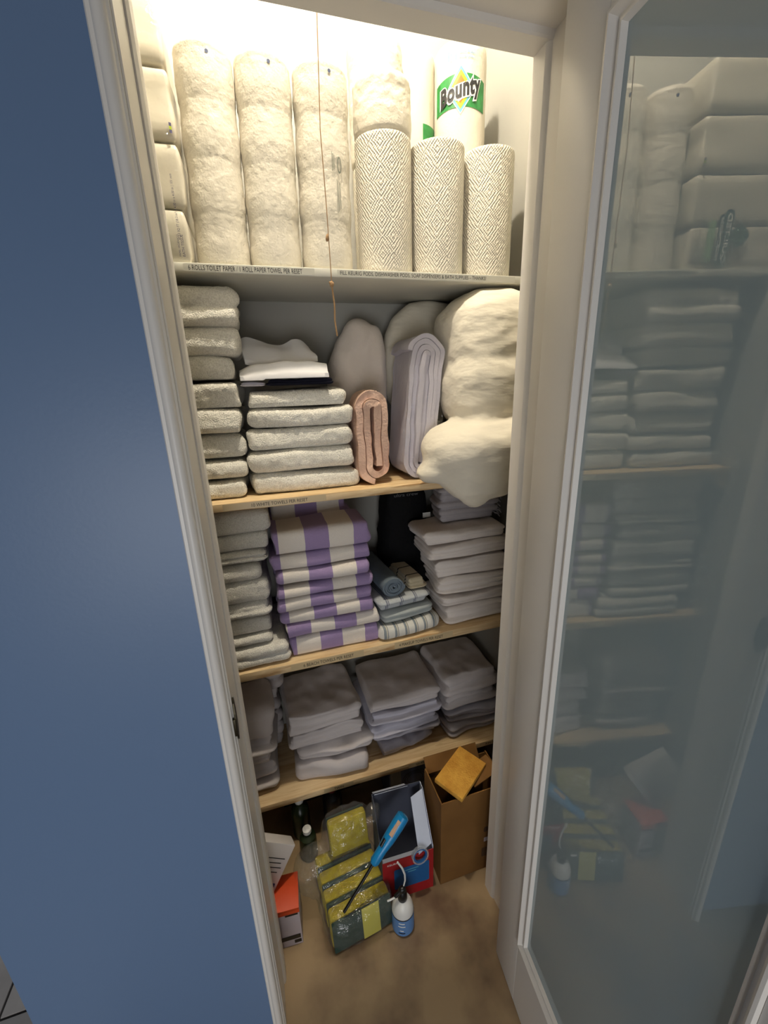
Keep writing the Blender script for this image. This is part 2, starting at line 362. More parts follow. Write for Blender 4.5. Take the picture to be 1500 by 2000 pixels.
def ribbon(name, path, t, depth, mt, parent=None, seed=0, amp=0.002, ny=10, endbulge=0.004, **kw):
    """cloth of thickness t following a 2D path in x-z, extruded back along y"""
    n = len(path); P2 = [Vector((p[0], p[1])) for p in path]; L = []; R = []
    for i in range(n):
        d = (P2[min(i + 1, n - 1)] - P2[max(i - 1, 0)]).normalized(); nn = Vector((-d.y, d.x))
        L.append(P2[i] + nn * t / 2); R.append(P2[i] - nn * t / 2)
    ring = L + R[::-1]; m = len(ring); V = []; F = []
    for j in range(ny + 1):
        y = depth * j / ny
        for k, q in enumerate(ring):
            yy = y
            s = min(k, m - 1 - k) / n
            if j in (0, ny): yy += (1 if j == 0 else -1) * abs(amp) * (1.5 + 3 * NZ(s * 12, seed * 3.1, 0))
            dx = amp * NZ(q.x * 25 + seed, y * 14, q.y * 25); dz = amp * NZ(q.x * 25, y * 14 + seed, q.y * 25 + 9)
            V.append((q.x + dx, yy, q.y + dz))
    for j in range(ny):
        for k in range(m):
            a = j * m + k; b = j * m + (k + 1) % m; F.append((a, b, b + m, a + m))
    for i in range(n - 1):
        a, b, c, d = i, i + 1, m - 2 - i, m - 1 - i
        F.append((a, b, c, d)); o = ny * m; F.append((a + o, d + o, c + o, b + o))
    return mesh(name, V, F, mt, parent, True, auto=60, **kw)
def stadium(turns, r0, pitch, straight, n=18, taper=0.0):
    """flattened spiral, upright: two straights of length `straight` joined by half turns; grows by pitch per turn"""
    pts = []; half = 0; total = int(turns * 2)
    for hh in range(total):
        r = r0 + pitch * hh / 2; r2 = r0 + pitch * (hh + 1) / 2
        sgn = 1 if hh % 2 == 0 else -1
        # straight up (right side) then arc over the top, then down (left) and arc under
        x = sgn * r
        for i in range(8): 
            f = i / 8; pts.append((x, sgn * (-straight / 2 + straight * f)))
        for i in range(n):
            a = PI * i / n; rr = r + (r2 - r) * i / n
            pts.append((sgn * rr * math.cos(a), sgn * (straight / 2 + rr * math.sin(a))))
    zmin = min(p[1] for p in pts); return [(p[0], p[1] - zmin) for p in pts]
def blob(name, parts, voxel, mt, parent=None, smooth=6, wr=0.004, wrs=16, seed=0, wr2=0.0, zmin=None, aniso=(1, 1, 1), **kw):
    """soft body: union of ellipsoids / rounded pads (center, half sizes, euler, power), remeshed and wrinkled"""
    bm = bmesh.new()
    for (c, hs, eu, pw) in parts:
        r = bmesh.ops.create_icosphere(bm, subdivisions=4, radius=1.0)
        mt_ = Matrix.Translation(c) @ (Matrix.Rotation(eu[2], 4, 'Z') @ Matrix.Rotation(eu[1], 4, 'Y') @ Matrix.Rotation(eu[0], 4, 'X'))
        for v in r['verts']:
            q = v.co; s = (abs(q.x) ** pw + abs(q.y) ** pw + abs(q.z) ** pw) ** (-1 / pw)
            v.co = mt_ @ Vector((q.x * s * hs[0], q.y * s * hs[1], q.z * s * hs[2]))
    me = bpy.data.meshes.new('tmp'); bm.to_mesh(me); bm.free()
    ob = bpy.data.objects.new('tmp', me); C.objects.link(ob)
    rm = ob.modifiers.new('r', 'REMESH'); rm.mode = 'VOXEL'; rm.voxel_size = voxel; rm.adaptivity = 0
    if smooth:
        sm = ob.modifiers.new('s', 'SMOOTH'); sm.factor = 0.5; sm.iterations = smooth
    dg = bpy.context.evaluated_depsgraph_get(); ev = ob.evaluated_get(dg); m2 = bpy.data.meshes.new_from_object(ev)
    bpy.data.objects.remove(ob); bpy.data.meshes.remove(me)
    m2.name = name; s = seed * 5.7
    nv = [(v.co.copy(), v.normal.copy()) for v in m2.vertices]
    for v, (p, nn) in zip(m2.vertices, nv):
        q = Vector((p.x * aniso[0], p.y * aniso[1], p.z * aniso[2]))
        k = NZ(q.x * wrs + s, q.y * wrs, q.z * wrs + s); k = (1 - abs(k) * 2.2)      # ridged
        k2 = NZ(p.x * wrs * 2.3, p.y * wrs * 2.3 + s, p.z * wrs * 2.3)
        c = p + nn * (wr * k + wr2 * k2)
        if zmin is not None: c.z = max(zmin, c.z)
        v.co = c
    m2.materials.clear(); m2.materials.append(mt); m2.shade_smooth()
    o = bpy.data.objects.new(name, m2); C.objects.link(o)
    if parent: o.parent = parent
    if 'loc' in kw: o.location = kw['loc']
    if 'rot' in kw: o.rotation_euler = kw['rot']
    return o
def text_mesh(s, width=None, height=None, bold=0.0, shear=0.0, extr=0.0002, space=1.0):
    cu = bpy.data.curves.new('t', 'FONT'); cu.body = s; cu.align_x = 'CENTER'; cu.align_y = 'CENTER'; cu.size = 1.0
    cu.offset = bold; cu.shear = shear; cu.space_character = space; cu.resolution_u = 3
    ob = bpy.data.objects.new('t', cu); C.objects.link(ob)
    dg = bpy.context.evaluated_depsgraph_get(); me = bpy.data.meshes.new_from_object(ob.evaluated_get(dg))
    bpy.data.objects.remove(ob); bpy.data.curves.remove(cu)
    xs = [v.co.x for v in me.vertices]; ys = [v.co.y for v in me.vertices]
    cx, cy = (max(xs) + min(xs)) / 2, (max(ys) + min(ys)) / 2
    sx = width / (max(xs) - min(xs)) if width else None; sy = height / (max(ys) - min(ys)) if height else None
    sx = sx or sy; sy = sy or sx
    V = [((v.co.x - cx) * sx, (v.co.y - cy) * sy) for v in me.vertices]; F = [tuple(p.vertices) for p in me.polygons]
    bpy.data.meshes.remove(me); return V, F
def text(name, s, mt, parent, loc, width=None, height=None, rot=(PI / 2, 0, 0), **kw):
    V, F = text_mesh(s, width, height, **kw)
    return mesh(name, [(x, y, 0) for x, y in V], F, mt, parent, False, loc=loc, rot=rot)
def wrapped(name, V, F, R, mt, parent, zc, a0=-PI / 2):
    vs = []
    for x, y in V:
        a = a0 + x / R; vs.append((R * math.cos(a), R * math.sin(a), zc + y))
    return mesh(name, vs, F, mt, parent, False)
def patch(x0, x1, f0, f1, n=16):
    V = []; F = []
    for i in range(n + 1):
        x = x0 + (x1 - x0) * i / n; V += [(x, f0(x)), (x, f1(x))]
    for i in range(n): F.append((2 * i, 2 * i + 2, 2 * i + 3, 2 * i + 1))
    return V, F
def struct(o): o['kind'] = 'structure'; return o

# ---------------------------------------------------------------- setting
XL, XR, YB, ZC = -0.33, 0.78, 0.33, 3.20
ZF = 0.25                          # floor level, raised by the scaling about the camera
YW, YI = -0.414, -0.300            # hall face and closet face of the front wall
CAM_K = 0.857                         # the doorway, door and floor things are scaled about the camera by this factor
def fx(x): return CAM_K * x
def fy_(y): return CAM_K * y - 0.1544
def fz(z): return CAM_K * z + ZF
def toward_cam(x, y, z): return (fx(x), fy_(y), fz(z))  # point pulled toward the camera along its line of sight
def fp(poly): return [(fx(a), fy_(b)) for a, b in poly]
def fq(poly): return [(fy_(a), fz(b)) for a, b in poly]
struct(box('floor', -0.52, 1.6, -2.8, YB, ZF - .04, ZF, m_floor))
fh = struct(box('floor_hall', -2.6, -0.52, -2.8, 1.4, ZF - .04, ZF - .004, m_grout))
tg = random.Random(3)
# square floor tiles of the hall, laid at an angle to the wall (as their joints show)
ca, sa = math.cos(math.radians(2)), math.sin(math.radians(2))
TS = 0.30
for i in range(-4, 3):
    for j in range(-3, 5):
        x0 = -0.785 + i * TS; y0 = -0.183 + j * TS
        if x0 + TS > -0.525: x1 = -0.525
        else: x1 = x0 + TS - 0.006
        if x0 > -0.53 or x0 < -2.4: continue
        box('tile', x0, x1, y0, y0 + TS - 0.006, ZF - .006, ZF, m_tile, fh, bev=0.0015)
struct(box('ceiling', -2.6, 1.6, -2.8, 1.4, ZC, ZC + 0.05, m_ceil))
struct(box('wall_back', XL - .1, XR + .1, YB, YB + 0.08, ZF, ZC, m_wall))
struct(box('wall_right', XR, XR + 0.08, YI, YB, ZF, ZC, m_wall))
struct(box('wall_left', XL - 0.08, XL, YI, YB, ZF, ZC, m_wall))
# front wall, blue on the hall side
def front_wall(name, x0, x1, z0, z1):
    o = box(name, x0, x1, YW, YI, z0, z1, [m_wall, m_blue])
    for p in o.data.polygons:
        c = p.center
        if p.normal.y < -.9 or (name == 'wall_front_left' and p.normal.x < -.9): p.material_index = 1
    return struct(o)
front_wall('wall_front_left', -0.5425, fx(-.118), ZF, ZC)
front_wall('wall_front_right', fx(.622), 1.6, ZF, ZC)
front_wall('wall_front_top', fx(-.118), fx(.622), fz(2.375), ZC)
struct(box('wall_hall', -2.6, -2.52, -2.8, 1.4, ZF, ZC, m_hall))
for nm, a in (('wall_far_left', (-2.6, -1.95, ZF, ZC)), ('wall_far_right', (-1.05, -0.45, ZF, ZC)), ('wall_far_low', (-1.95, -1.05, ZF, .95)), ('wall_far_top', (-1.95, -1.05, 2.15, ZC))):
    struct(box(nm, a[0], a[1], 1.32, 1.4, a[2], a[3], m_hall))
w2n = bpy.data.objects.new('added_window_2', None); C.objects.link(w2n); struct(w2n)  # unseen window, added to carry the fill lamp over the tiles
for x in (-1.95, -1.515, -1.08): box('added_window_frame', x, x + .03, 1.33, 1.36, .95, 2.15, m_trim, w2n)
for z in (.95, 2.12): box('added_window_frame', -1.92, -1.08, 1.33, 1.36, z, z + .03, m_trim, w2n)
struct(box('wall_side', -0.5425, -0.45, YI, 1.4, ZF, ZC, m_hall))
# hall wall behind the camera, with an unseen window added for the fill
wx0, wx1, wz0, wz1, yb_ = -1.1, 0.1, ZF + .2, ZF + 1.2, -2.8
for nm, a in (('wall_rear_left', (-2.6, wx0, ZF, ZC)), ('wall_rear_right', (wx1, 1.6, ZF, ZC)), ('wall_rear_low', (wx0, wx1, ZF, wz0)), ('wall_rear_top', (wx0, wx1, wz1, ZC))):
    struct(box(nm, a[0], a[1], yb_ - .08, yb_, a[2], a[3], m_hall))
wn = bpy.data.objects.new('added_window_1', None); C.objects.link(wn); struct(wn)
for x in (wx0, (wx0 + wx1) / 2 - .015, wx1 - .03): box('added_window_frame', x, x + .03, yb_ - .04, yb_ - .01, wz0, wz1, m_trim, wn)
for z in (wz0, wz1 - .03): box('added_window_frame', wx0 + .03, wx1 - .03, yb_ - .04, yb_ - .01, z, z + .03, m_trim, wn)
# left jamb with stop, and the narrow moulded casing
jz = 2.357
def arc(cx, cy, rx, ry, a0, a1, n): return [(cx + rx * math.cos(a0 + (a1 - a0) * i / n), cy + ry * math.sin(a0 + (a1 - a0) * i / n)) for i in range(n + 1)]
struct(prism('trim_1', fp([(-0.104, -0.17), (-0.104, -0.207), (-0.108, -0.215), (-0.111, -0.215), (-0.111, -0.31), (-0.113, -0.312), (-0.122, -0.312), (-0.122, -0.17)]), ZF, fz(2.375), m_trim, smooth=True))
cas = [(-0.114, -.303), (-0.114, -0.318), (-0.117, -0.321)] + arc(-0.127, -0.319, 0.010, 0.012, -0.1 * PI, -0.8 * PI, 8) + [(-0.137, -0.311), (-0.143, -0.311), (-0.145, -0.308), (-0.145, -.303)]
struct(prism('trim_2', fp(cas), ZF, fz(2.40), m_trim, smooth=True))
# right jamb with stop
struct(prism('trim_3', fp([(0.604, -0.17), (0.622, -0.17), (0.622, -0.312), (0.612, -0.312), (0.612, -0.218), (0.608, -0.215), (0.604, -0.208)]), ZF, fz(2.375), m_trim, smooth=True))
struct(prism('trim_4', fp([(0.616, -.303), (0.616, -0.318), (0.625, -0.325), (0.65, -0.32), (0.655, -.303)]), ZF, fz(2.40), m_trim, smooth=True))
# head jamb with stop, head casing
struct(prism_x('trim_5', fq([(-0.17, 2.345), (-0.17, 2.375), (-0.312, 2.375), (-0.312, 2.357), (-0.224, 2.357), (-0.221, 2.348), (-0.218, 2.345)]), fx(-0.118), fx(0.618), m_trim, smooth=True))
struct(prism_x('trim_6', fq([(-.303, 2.362), (-0.32, 2.362), (-0.328, 2.375), (-0.318, 2.392), (-.303, 2.40)]), fx(-0.145), fx(0.655), m_trim, smooth=True))
# strike plate on the latch-side jamb
sp = thing('strike_plate', 'dark brass oval strike plate on the left door jamb', 'strike plate', toward_cam(-0.1105, -0.312, 1.075)); sp.scale = (CAM_K,) * 3
V = []; F = []
prof = []
for i in range(24):
    a = 2 * PI * i / 24; prof.append((0.017 * math.cos(a), 0.052 * math.sin(a) * (1.15 if math.sin(a) > 0 else .85)))
V = [(0.0002, p[0], p[1]) for p in prof] + [(0.0022 + 0.002 * max(0, -p[0] / 0.017), p[0], p[1]) for p in prof]
F = [tuple(range(24)), tuple(range(24, 48))] + [(i, (i + 1) % 24, 24 + (i + 1) % 24, 24 + i) for i in range(24)]
mesh('plate', V, F, m_metal, sp, False, loc=(0, 0.012, 0))
box('lip', -0.0035, 0.0035, -0.0075, 0.002, -0.022, 0.020, m_metal, sp, bev=0.0015)
lathe('screw', [(0.0028, 0), (0.0028, 0.001), (0.001, 0.0016)], 10, m_metal, sp, loc=(0.0022, 0.013, 0.034), rot=(0, PI / 2, 0))

# open glazed door hinged on the right jamb
da = math.radians(6.5)
dr = bpy.data.objects.new('door_1', None); C.objects.link(dr); dr['kind'] = 'structure'; tag(dr, 'white door with one tall frosted glass pane standing open')
dr.location = toward_cam(0.541, -0.347, 0.006); dr.scale = (CAM_K,) * 3
# local frame: +x runs along the door away from the hinge, +y points to the closet-facing side (towards -x world)
dr.rotation_euler = (0, 0, math.atan2(-math.cos(da), -math.sin(da)))
DW, DH, DT = 0.692, 2.335, 0.040
gx0, gx1, gz0, gz1 = 0.112, 0.582, 0.256, 2.216
# door face is local y=0 (closet side, facing local -y or +y by orientation); body extends behind
sgn = 1                      # body goes to local +y (world +x side)
def dbox(name, x0, x1, y0, y1, z0, z1, mt, bev=0.0, parent=dr): return box(name, x0, x1, y0, y1, z0, z1, mt, parent, bev)
dbox('stile', 0, gx0, 0, DT, 0, DH, m_trim, .0015)
dbox('stile', gx1, DW, 0, DT, 0, DH, m_trim, .0015)
dbox('rail', gx0 + .0004, gx1 - .0004, 0.0006, DT, 0, gz0, m_trim)
dbox('rail', gx0 + .0004, gx1 - .0004, 0.0006, DT, gz1, DH, m_trim)
pane = dbox('pane', gx0 + .012, gx1 - .012, 0.012, 0.018, gz0 + .012, gz1 - .012, m_glass)
# glazing beads: a stepped moulding falling to the glass, mitred
bead = [(0.0, 0.0), (0.002, -0.005), (0.006, -0.0055), (0.0135, 0.0050), (0.0185, 0.0060), (0.0205, 0.0020), (0.0235, 0.0025), (0.0265, 0.0118), (0.0, 0.0118)]
def bead_run(horizontal, at, lo, hi, flip):
    V = []; n = len(bead)
    for end in (0, 1):
        for (u, y) in bead:
            s = lo + u if end == 0 else hi - u
            c = at + (u if not flip else -u)
            V.append((s, y, c) if horizontal else (c, y, s))
    F = [tuple(range(n))[::-1], tuple(range(n, 2 * n))] + [(i, (i + 1) % n, n + (i + 1) % n, n + i) for i in range(n)]
    return mesh('glazing_bead', V, F, m_trim, dr, True, auto=20)
bead_run(False, gx0, gz0, gz1, False); bead_run(False, gx1, gz0, gz1, True)
bead_run(True, gz0, gx0, gx1, False); bead_run(True, gz1, gx0, gx1, True)
for zz in (0.25, 2.08):
    tube('hinge', [(-0.006, 0.044, zz - .045), (-0.006, 0.044, zz + .045)], 0.006, m_metal, dr)

# ---------------------------------------------------------------- closet lamp and pull string
lp = thing('ceiling_bulb', 'glowing bare bulb in a white lampholder on the closet ceiling', 'light bulb', (0.19, -0.262, ZC))
lathe('lampholder', [(0.055, 0), (0.055, -0.012), (0.035, -0.03), (0.022, -0.06), (0.021, -0.075)], 28, m_porc, lp)
lathe('bulb_glass', [(0.012, -0.072), (0.016, -0.085), (0.027, -0.105), (0.031, -0.13), (0.027, -0.152), (0.015, -0.165), (0.003, -0.168)], 24, m_bulb, lp)
ps = thing('pull_string', 'thin knotted pull string hanging in front of the top shelf', 'pull string', (0.186, -0.12, 2.70))
zt = lambda old: 1.75 + (old - 1.75) * .932 - 2.70
pts = [(0.012, -.02, .45), (0.004, 0, zt(2.42)), (-0.003, 0, zt(2.24)), (0.000, 0, zt(2.10)), (0.001, 0, zt(1.965))]
tube('cord', pts, 0.0009, m_string, ps, seg=6)
zk = zt(1.960)
blob('knot', [((0.001, 0, zk), (.0045, .004, .0055), (0, 0, 0), 2)], .0012, m_string, ps, smooth=2, wr=.0008, wrs=400)
tube('cord', [(0.001, 0, zk - .003), (0.004, -0.001, zk - .04), (0.003, 0, zk - .07), (0.006, 0, zk - .10)], 0.0017, m_string, ps, seg=6)
tube('cord_end', [(-0.004, 0, zk + .004), (0.0, -0.001, zk - .002)], 0.0014, m_string, ps, seg=6)
blob('tape_knot', [((-0.002, 0, zt(2.05)), (.003, .003, .007), (0, .2, 0), 2)], .0012, m_string, ps, smooth=2, wr=.0008, wrs=400)

# ---------------------------------------------------------------- shelves
def shelf(name, label, z, th, mt, tapes):
    t = thing(name, label, 'shelf', (0, 0, z), group=None)
    bx = box('board', XL + .002, XR - .002, 0, YB - .002, -th, 0, mt, t, bev=0.0012)
    for (txt, x0, x1, w, x, hgt) in tapes:
        tp = box('label_tape', x0, x1, -0.0006, -0.0001, -th + .002, -.002, m_tape if mt is m_shelfw else m_tapep, t)
        lt = text('lettering', txt, m_ink, tp, (x, -0.0009, -th / 2 - .0002), width=w, height=hgt)
    if mt is m_pine:
        for x0, x1 in ((XR - .022, XR - .002), (XL + .002, XL + .022)): box('cleat', x0, x1, .004, YB - .004, -th - .040, -th - .0004, m_pine, t)
    return t
shelf('shelf', 'white painted top shelf holding toilet paper and paper towels', 2.003, 0.018, m_shelfw,
      [('6 ROLLS TOILET PAPER / 1 ROLL PAPER TOWEL PER RESET', -0.105, 0.172, 0.240, 0.024, .0096),
       ('FILL KEURIG PODS, DISHWASHER PODS, SOAP DISPENSERS & BATH SUPPLIES – THANKS!', 0.225, 0.70, 0.382, 0.423, .0096)])
shelf('shelf', 'pine shelf lettered for white towels, second from the top', 1.470, 0.021, m_pine,
      [('10 WHITE TOWELS PER RESET', -0.10, 0.16, 0.142, 0.040, .0088)])
shelf('shelf', 'pine shelf carrying the purple striped beach towels', 0.968, 0.026, m_pine,
      [('6 BEACH TOWELS PER RESET', 0.02, 0.24, 0.152, 0.132, .0105),
       ('4 MAKEUP TOWELS PER RESET', 0.34, 0.54, 0.150, 0.430, .0105)])
shelf('shelf', 'lowest pine shelf with piles of white bed sheets', 0.463, 0.022, m_pine,
      [('TWIN', 0.08, 0.18, 0.032, 0.130, .0095), ('QUEEN', 0.38, 0.48, 0.040, 0.428, .0095), ('KING', 0.66, 0.76, 0.032, 0.700, .0095)])

# ================================================================ TOP SHELF
Z1 = 2.0035
# --- big pack of toilet paper
tp = thing('toilet_paper_pack', 'large clear-wrapped pack of toilet paper standing at the left end of the top shelf', 'toilet paper', (-0.2035, 0.004, Z1))
rowz = [0.0, 0.1005, 0.2145, 0.3355, 0.45]
for i in range(4):
    h = rowz[i + 1] - rowz[i]
    V, F = fold_mesh(0.238, 0.26, h - .0015, L=1, seed=40 + i, amp=.003, lobe=0, rnd=0, rx=.008, ry=.009, nx=14, ny=10)
    mesh('roll_row', V, F, m_wrap2, tp, True, loc=((-0.002, 0.002, 0.003, 0.0)[i], 0.004, rowz[i]))
V, F = fold_mesh(0.244, 0.268, 0.455, L=1, seed=77, amp=.004, lobe=0, rnd=0, rx=.018, ry=.02, nx=14, ny=12)
mesh('plastic_wrap', V, F, m_film, tp, True, loc=(0, 0, 0))
RT = (PI / 2, -PI / 2, 0)
fy = -0.0050
text('lettering', '412.5 SQ FT (38.3 m²) • 4.00 in x 4.00 in | 101 mm', m_inkp, tp, (0.1005, fy, 0.098), width=0.115, height=.0062, rot=RT)
text('lettering', 'BATH TISSUE', m_inkp, tp, (0.1035, fy, 0.030), width=.040, height=.0052, rot=RT)
text('lettering', 'PAPEL HIGIÉNICO', m_inkp, tp, (0.0955, fy, 0.030), width=.040, height=.0042, rot=RT)
def rrect(name, w, h, r, mt, parent, loc, rot=RT):
    pts = []
    for cx, cy, a in ((w / 2 - r, h / 2 - r, 0), (-w / 2 + r, h / 2 - r, PI / 2), (-w / 2 + r, -h / 2 + r, PI), (w / 2 - r, -h / 2 + r, 1.5 * PI)):
        for i in range(5): pts.append((cx + r * math.cos(a + PI / 2 * i / 4), cy + r * math.sin(a + PI / 2 * i / 4), 0))
    return mesh(name, pts, [tuple(range(len(pts)))], mt, parent, False, loc=loc, rot=rot)
rrect('green_band', .095, .020, .0099, m_ltgreen, tp, (0.068, fy, 0.062))
rrect('logo_plate', .110, .014, .005, m_dkgreen, tp, (0.044, fy, 0.066))
rrect('logo_plate', .128, .024, .008, m_dkgreen, tp, (0.026, fy, 0.068))
text('lettering', 'NORTHERN', m_white, tp, (0.044, fy - .0004, 0.066), width=.095, height=.0085, rot=RT, bold=.02)
text('lettering', 'QUILTED', m_white, tp, (0.026, fy - .0004, 0.068), width=.112, height=.015, rot=RT, bold=.02)
em = []
for i in range(48):
    a = 2 * PI * i / 48; r = .026 * (0.86 + .14 * abs(math.cos(2 * a))); em.append((r * math.cos(a), r * math.sin(a), 0))
emb_ = mesh('emblem', em, [tuple(range(48))], m_dkgreen, tp, False, loc=(-0.008, fy - .0002, 0.074), rot=RT)
for k in range(4):
    for q in (-1, 0, 1):
        a = PI / 4 + k * PI / 2; cx, cy = math.cos(a), math.sin(a)
        p0 = (cx * .007 - cy * .005 * q, cy * .007 + cx * .005 * q); p1 = (cx * .019 - cy * .005 * q, cy * .019 + cx * .005 * q)
        w = .0009
        mesh('emblem_line', [(p0[0] - cy * w, p0[1] + cx * w, 0), (p0[0] + cy * w, p0[1] - cx * w, 0), (p1[0] + cy * w, p1[1] - cx * w, 0), (p1[0] - cy * w, p1[1] + cx * w, 0)], [(0, 1, 2, 3)], m_ltgreen, emb_, False, loc=(0, 0, .0003))
for q, mm in enumerate((m_inkp, m_yel, m_inkp)):
    rrect('print_square', .005, .006, .0008, mm, tp, (0.113, fy + .004, 0.228 + q * .0056), rot=(PI / 2, 0, .5))
# --- sleeves of four wrapped rolls
def sleeve_prof(H, R, cuts, dome=.018):
    pr = [(R * .90, 0.0), (R * .985, .004)]
    z = .008
    while z < H - dome:
        d = min(abs(z - c) for c in cuts); pr.append((R * (1 - .011 * math.exp(-(d / .0035) ** 2)) + .0012 * math.sin(z * 60), z)); z += .0035
    for i in range(1, 9):
        a = PI / 2 * i / 8; pr.append((R - dome + dome * math.cos(a) if i < 8 else R * .45, H - dome + dome * math.sin(a)))
    pr.append((R * .15, H - .003)); return pr
def wrinkle(seed, R, amt=.0008):
    def j(r, z, a):
        if z < .012: return r, z
        f = min(1, (z - .012) / .03)
        x, y = math.cos(a) * 3.0, math.sin(a) * 3.0
        k = 1 - 2.4 * abs(NZ(x + seed, y, z * 34 + a * .8)); k2 = 1 - 2.4 * abs(NZ(x * 2.2, y * 2.2 + seed, z * 70))
        return r + f * (amt * k + amt * .5 * k2) * (1 if r > .02 else .3), z + .0015 * NZ(x, y, seed) * f * (1 if r > .03 else 0)
    return j
def sleeve(label, x, y, H, R, lean, seed, txt=False):
    t = thing('tissue_sleeve', label, 'toilet paper', (x, y, Z1), group='wrapped sleeves of toilet rolls', rot=(0, lean, 0))
    lathe('wrap', sleeve_prof(H, R, [H * .25, H * .5, H * .75]), 84, m_wrap, t, jit=wrinkle(seed, R), auto=80)
    V = [(.0035 * math.cos(2 * PI * i / 12), .0035 * math.sin(2 * PI * i / 12)) for i in range(12)]
    wrapped('print_dot', V, [tuple(range(12))], R + .0012, M_dot, t, H - .027, a0=-PI / 2 + .18)
    if txt:
        rows = 12
        ov = [(.006 * math.cos(2 * PI * i / 20), .016 * math.sin(2 * PI * i / 20)) for i in range(20)]; iv = [(p[0] * .62, p[1] * .74) for p in ov]
        V = ov + iv; F = [(i, (i + 1) % 20, 20 + (i + 1) % 20, 20 + i) for i in range(20)]
        wrapped('print_oval', V, F, R + .0032, m_inkg, t, .208, a0=-PI / 2 + .42)
        for i in range(3):
            V, F = patch(-.0006, .0006, lambda x: -.018 + .002 * i, lambda x: .018 - .003 * i, 1)
            wrapped('print_line', V, F, R + .0030, m_inkg, t, .212, a0=-PI / 2 + .14 + i * .04)
        for i in range(4):
            V, F = patch(-.0006, .0006, lambda x: -.034 + .003 * i, lambda x: .030 - .002 * i, 1)
            wrapped('print_line', V, F, R + .0030, m_inkg, t, .150, a0=-PI / 2 + .30 + i * .045)
    return t
M_dot = M('blue_grey_dot', srgb(70, 80, 110), .6)
sleeve('first wrapped toilet roll sleeve, beside the big toilet paper pack, tallest looking of three', -0.0225, .0725, .398, .0565, math.radians(1.0), 1)
sleeve('middle one of the three wrapped toilet roll sleeves on the top shelf', 0.0945, .0725, .398, .0575, math.radians(1.0), 2)
sleeve('wrapped toilet roll sleeve with small oval print, behind the pull string', 0.2175, .0725, .398, .0595, math.radians(1.0), 3, True)
# --- paper towel rolls
def towel_roll(name, label, x, y, z, R, H, mt, seed, group='paper towel rolls on the top shelf', wrapjit=False, topless=False):
    t = thing(name, label, 'paper towel', (x, y, z), group=group)
    pr = [(R * .985, 0), (R, .003)] + [(R, H * i / 24) for i in range(1, 24)] + [(R, H - .004), (R - .0015, H - .001), (R - .005, H), (.022, H)]
    def jj(r, zz, a):
        if r < R * .9: return r, zz
        return r + .0009 * NZ(math.cos(a) * 2 + seed, math.sin(a) * 2, zz * 12), zz
    lathe('paper_roll', pr, 72, mt, t, jit=jj)
    lathe('cardboard_core', [(.0215, H - .03), (.0215, H + .0004), (.0195, H + .0004), (.0195, H - .03)], 28, m_core, t)
    return t
towel_roll('paper_towel_roll', 'diamond-quilted paper towel roll under a single wrapped roll', .3680, .0755, Z1, .0675, .285, m_emboss, 1)
t = thing('tissue_roll', 'single wrapped roll set on top of the diamond-quilted paper towel', 'toilet paper', (.3680, .0745, Z1 + .2856))
lathe('wrap', sleeve_prof(.113, .0665, [.4], dome=.02), 84, m_wrap, t, jit=wrinkle(9, .066, .0016), auto=80)
towel_roll('paper_towel_roll', 'bare paper towel roll in the front row, below the green-edged roll', .5080, .0755, Z1, .0675, .285, m_emboss, 2)
towel_roll('paper_towel_roll', 'rightmost bare paper towel roll in the front row of the top shelf', .6490, .0755, Z1, .0675, .285, m_emboss, 3)
towel_roll('paper_towel_roll', 'back row paper towel roll under the tall wrapped roll', .3950, .2130, Z1, .066, .285, m_emboss, 4)
towel_roll('paper_towel_roll', 'back row paper towel roll under the green-edged roll', .5150, .2640, Z1, .061, .285, m_emboss, 5)
towel_roll('paper_towel_roll', 'back row paper towel roll under the green logo roll', .6360, .2155, Z1, .068, .285, m_emboss, 6)
zu = Z1 + .2858
t = thing('wrapped_towel_roll', 'tall plain wrapped roll reaching under the door head, back row', 'paper towel', (.3950, .2110, zu))
lathe('wrap', sleeve_prof(.272, .068, [.13], dome=.03), 84, m_wrap, t, jit=wrinkle(21, .072, .0012), auto=80)
def lr(name, label, x, y, R, H, mt):
    t = thing(name, label, 'paper towel', (x, y, zu))
    pr = [(R * .93, 0), (R * .99, .006)] + [(R, H * i / 20) for i in range(1, 19)] + [(R * .985, H - .010), (R * .9, H - .002), (.02, H)]
    lathe('wrap', pr, 72, mt, t, jit=lambda r, z, a: (r + .0007 * NZ(math.cos(a) * 4, math.sin(a) * 4, z * 40), z), auto=60)
    return t
t = lr('wrapped_towel_roll', 'wrapped paper towel roll showing only the edge of its green band', .5150, .2640, .0615, .280, m_paper)
V, F = patch(-.045, .045, lambda x: -.028, lambda x: .030, 14); wrapped('green_band', V, F, .0625, m_green, t, .085, a0=-.72)
t = lr('wrapped_towel_roll', 'wrapped paper towel roll with green band and diamond logo', .6360, .2155, .0690, .282, m_paper)
R = .0690; A0 = math.radians(-114); zc = .170
V, F = patch(-.074, .074, lambda x: -.034 - 1.0 * x * x, lambda x: .036 - 1.8 * x * x, 24); gb = wrapped('green_band', V, F, R + .0010, m_green, t, zc, A0)
def diamond(k, w=.047, h=.0485):
    n = 8; pts = []
    cs = [(0, h * k), (-w * k, 0), (0, -h * k), (w * k, 0)]
    V = []; F = []
    for i in range(-n, n + 1):
        x = w * k * i / n; y = h * k * (1 - abs(i) / n); V += [(x, -y - .0005), (x, y + .0005)]
    for i in range(2 * n): F.append((2 * i, 2 * i + 2, 2 * i + 3, 2 * i + 1))
    return V, F
def dia(k, w): return diamond(k, w)
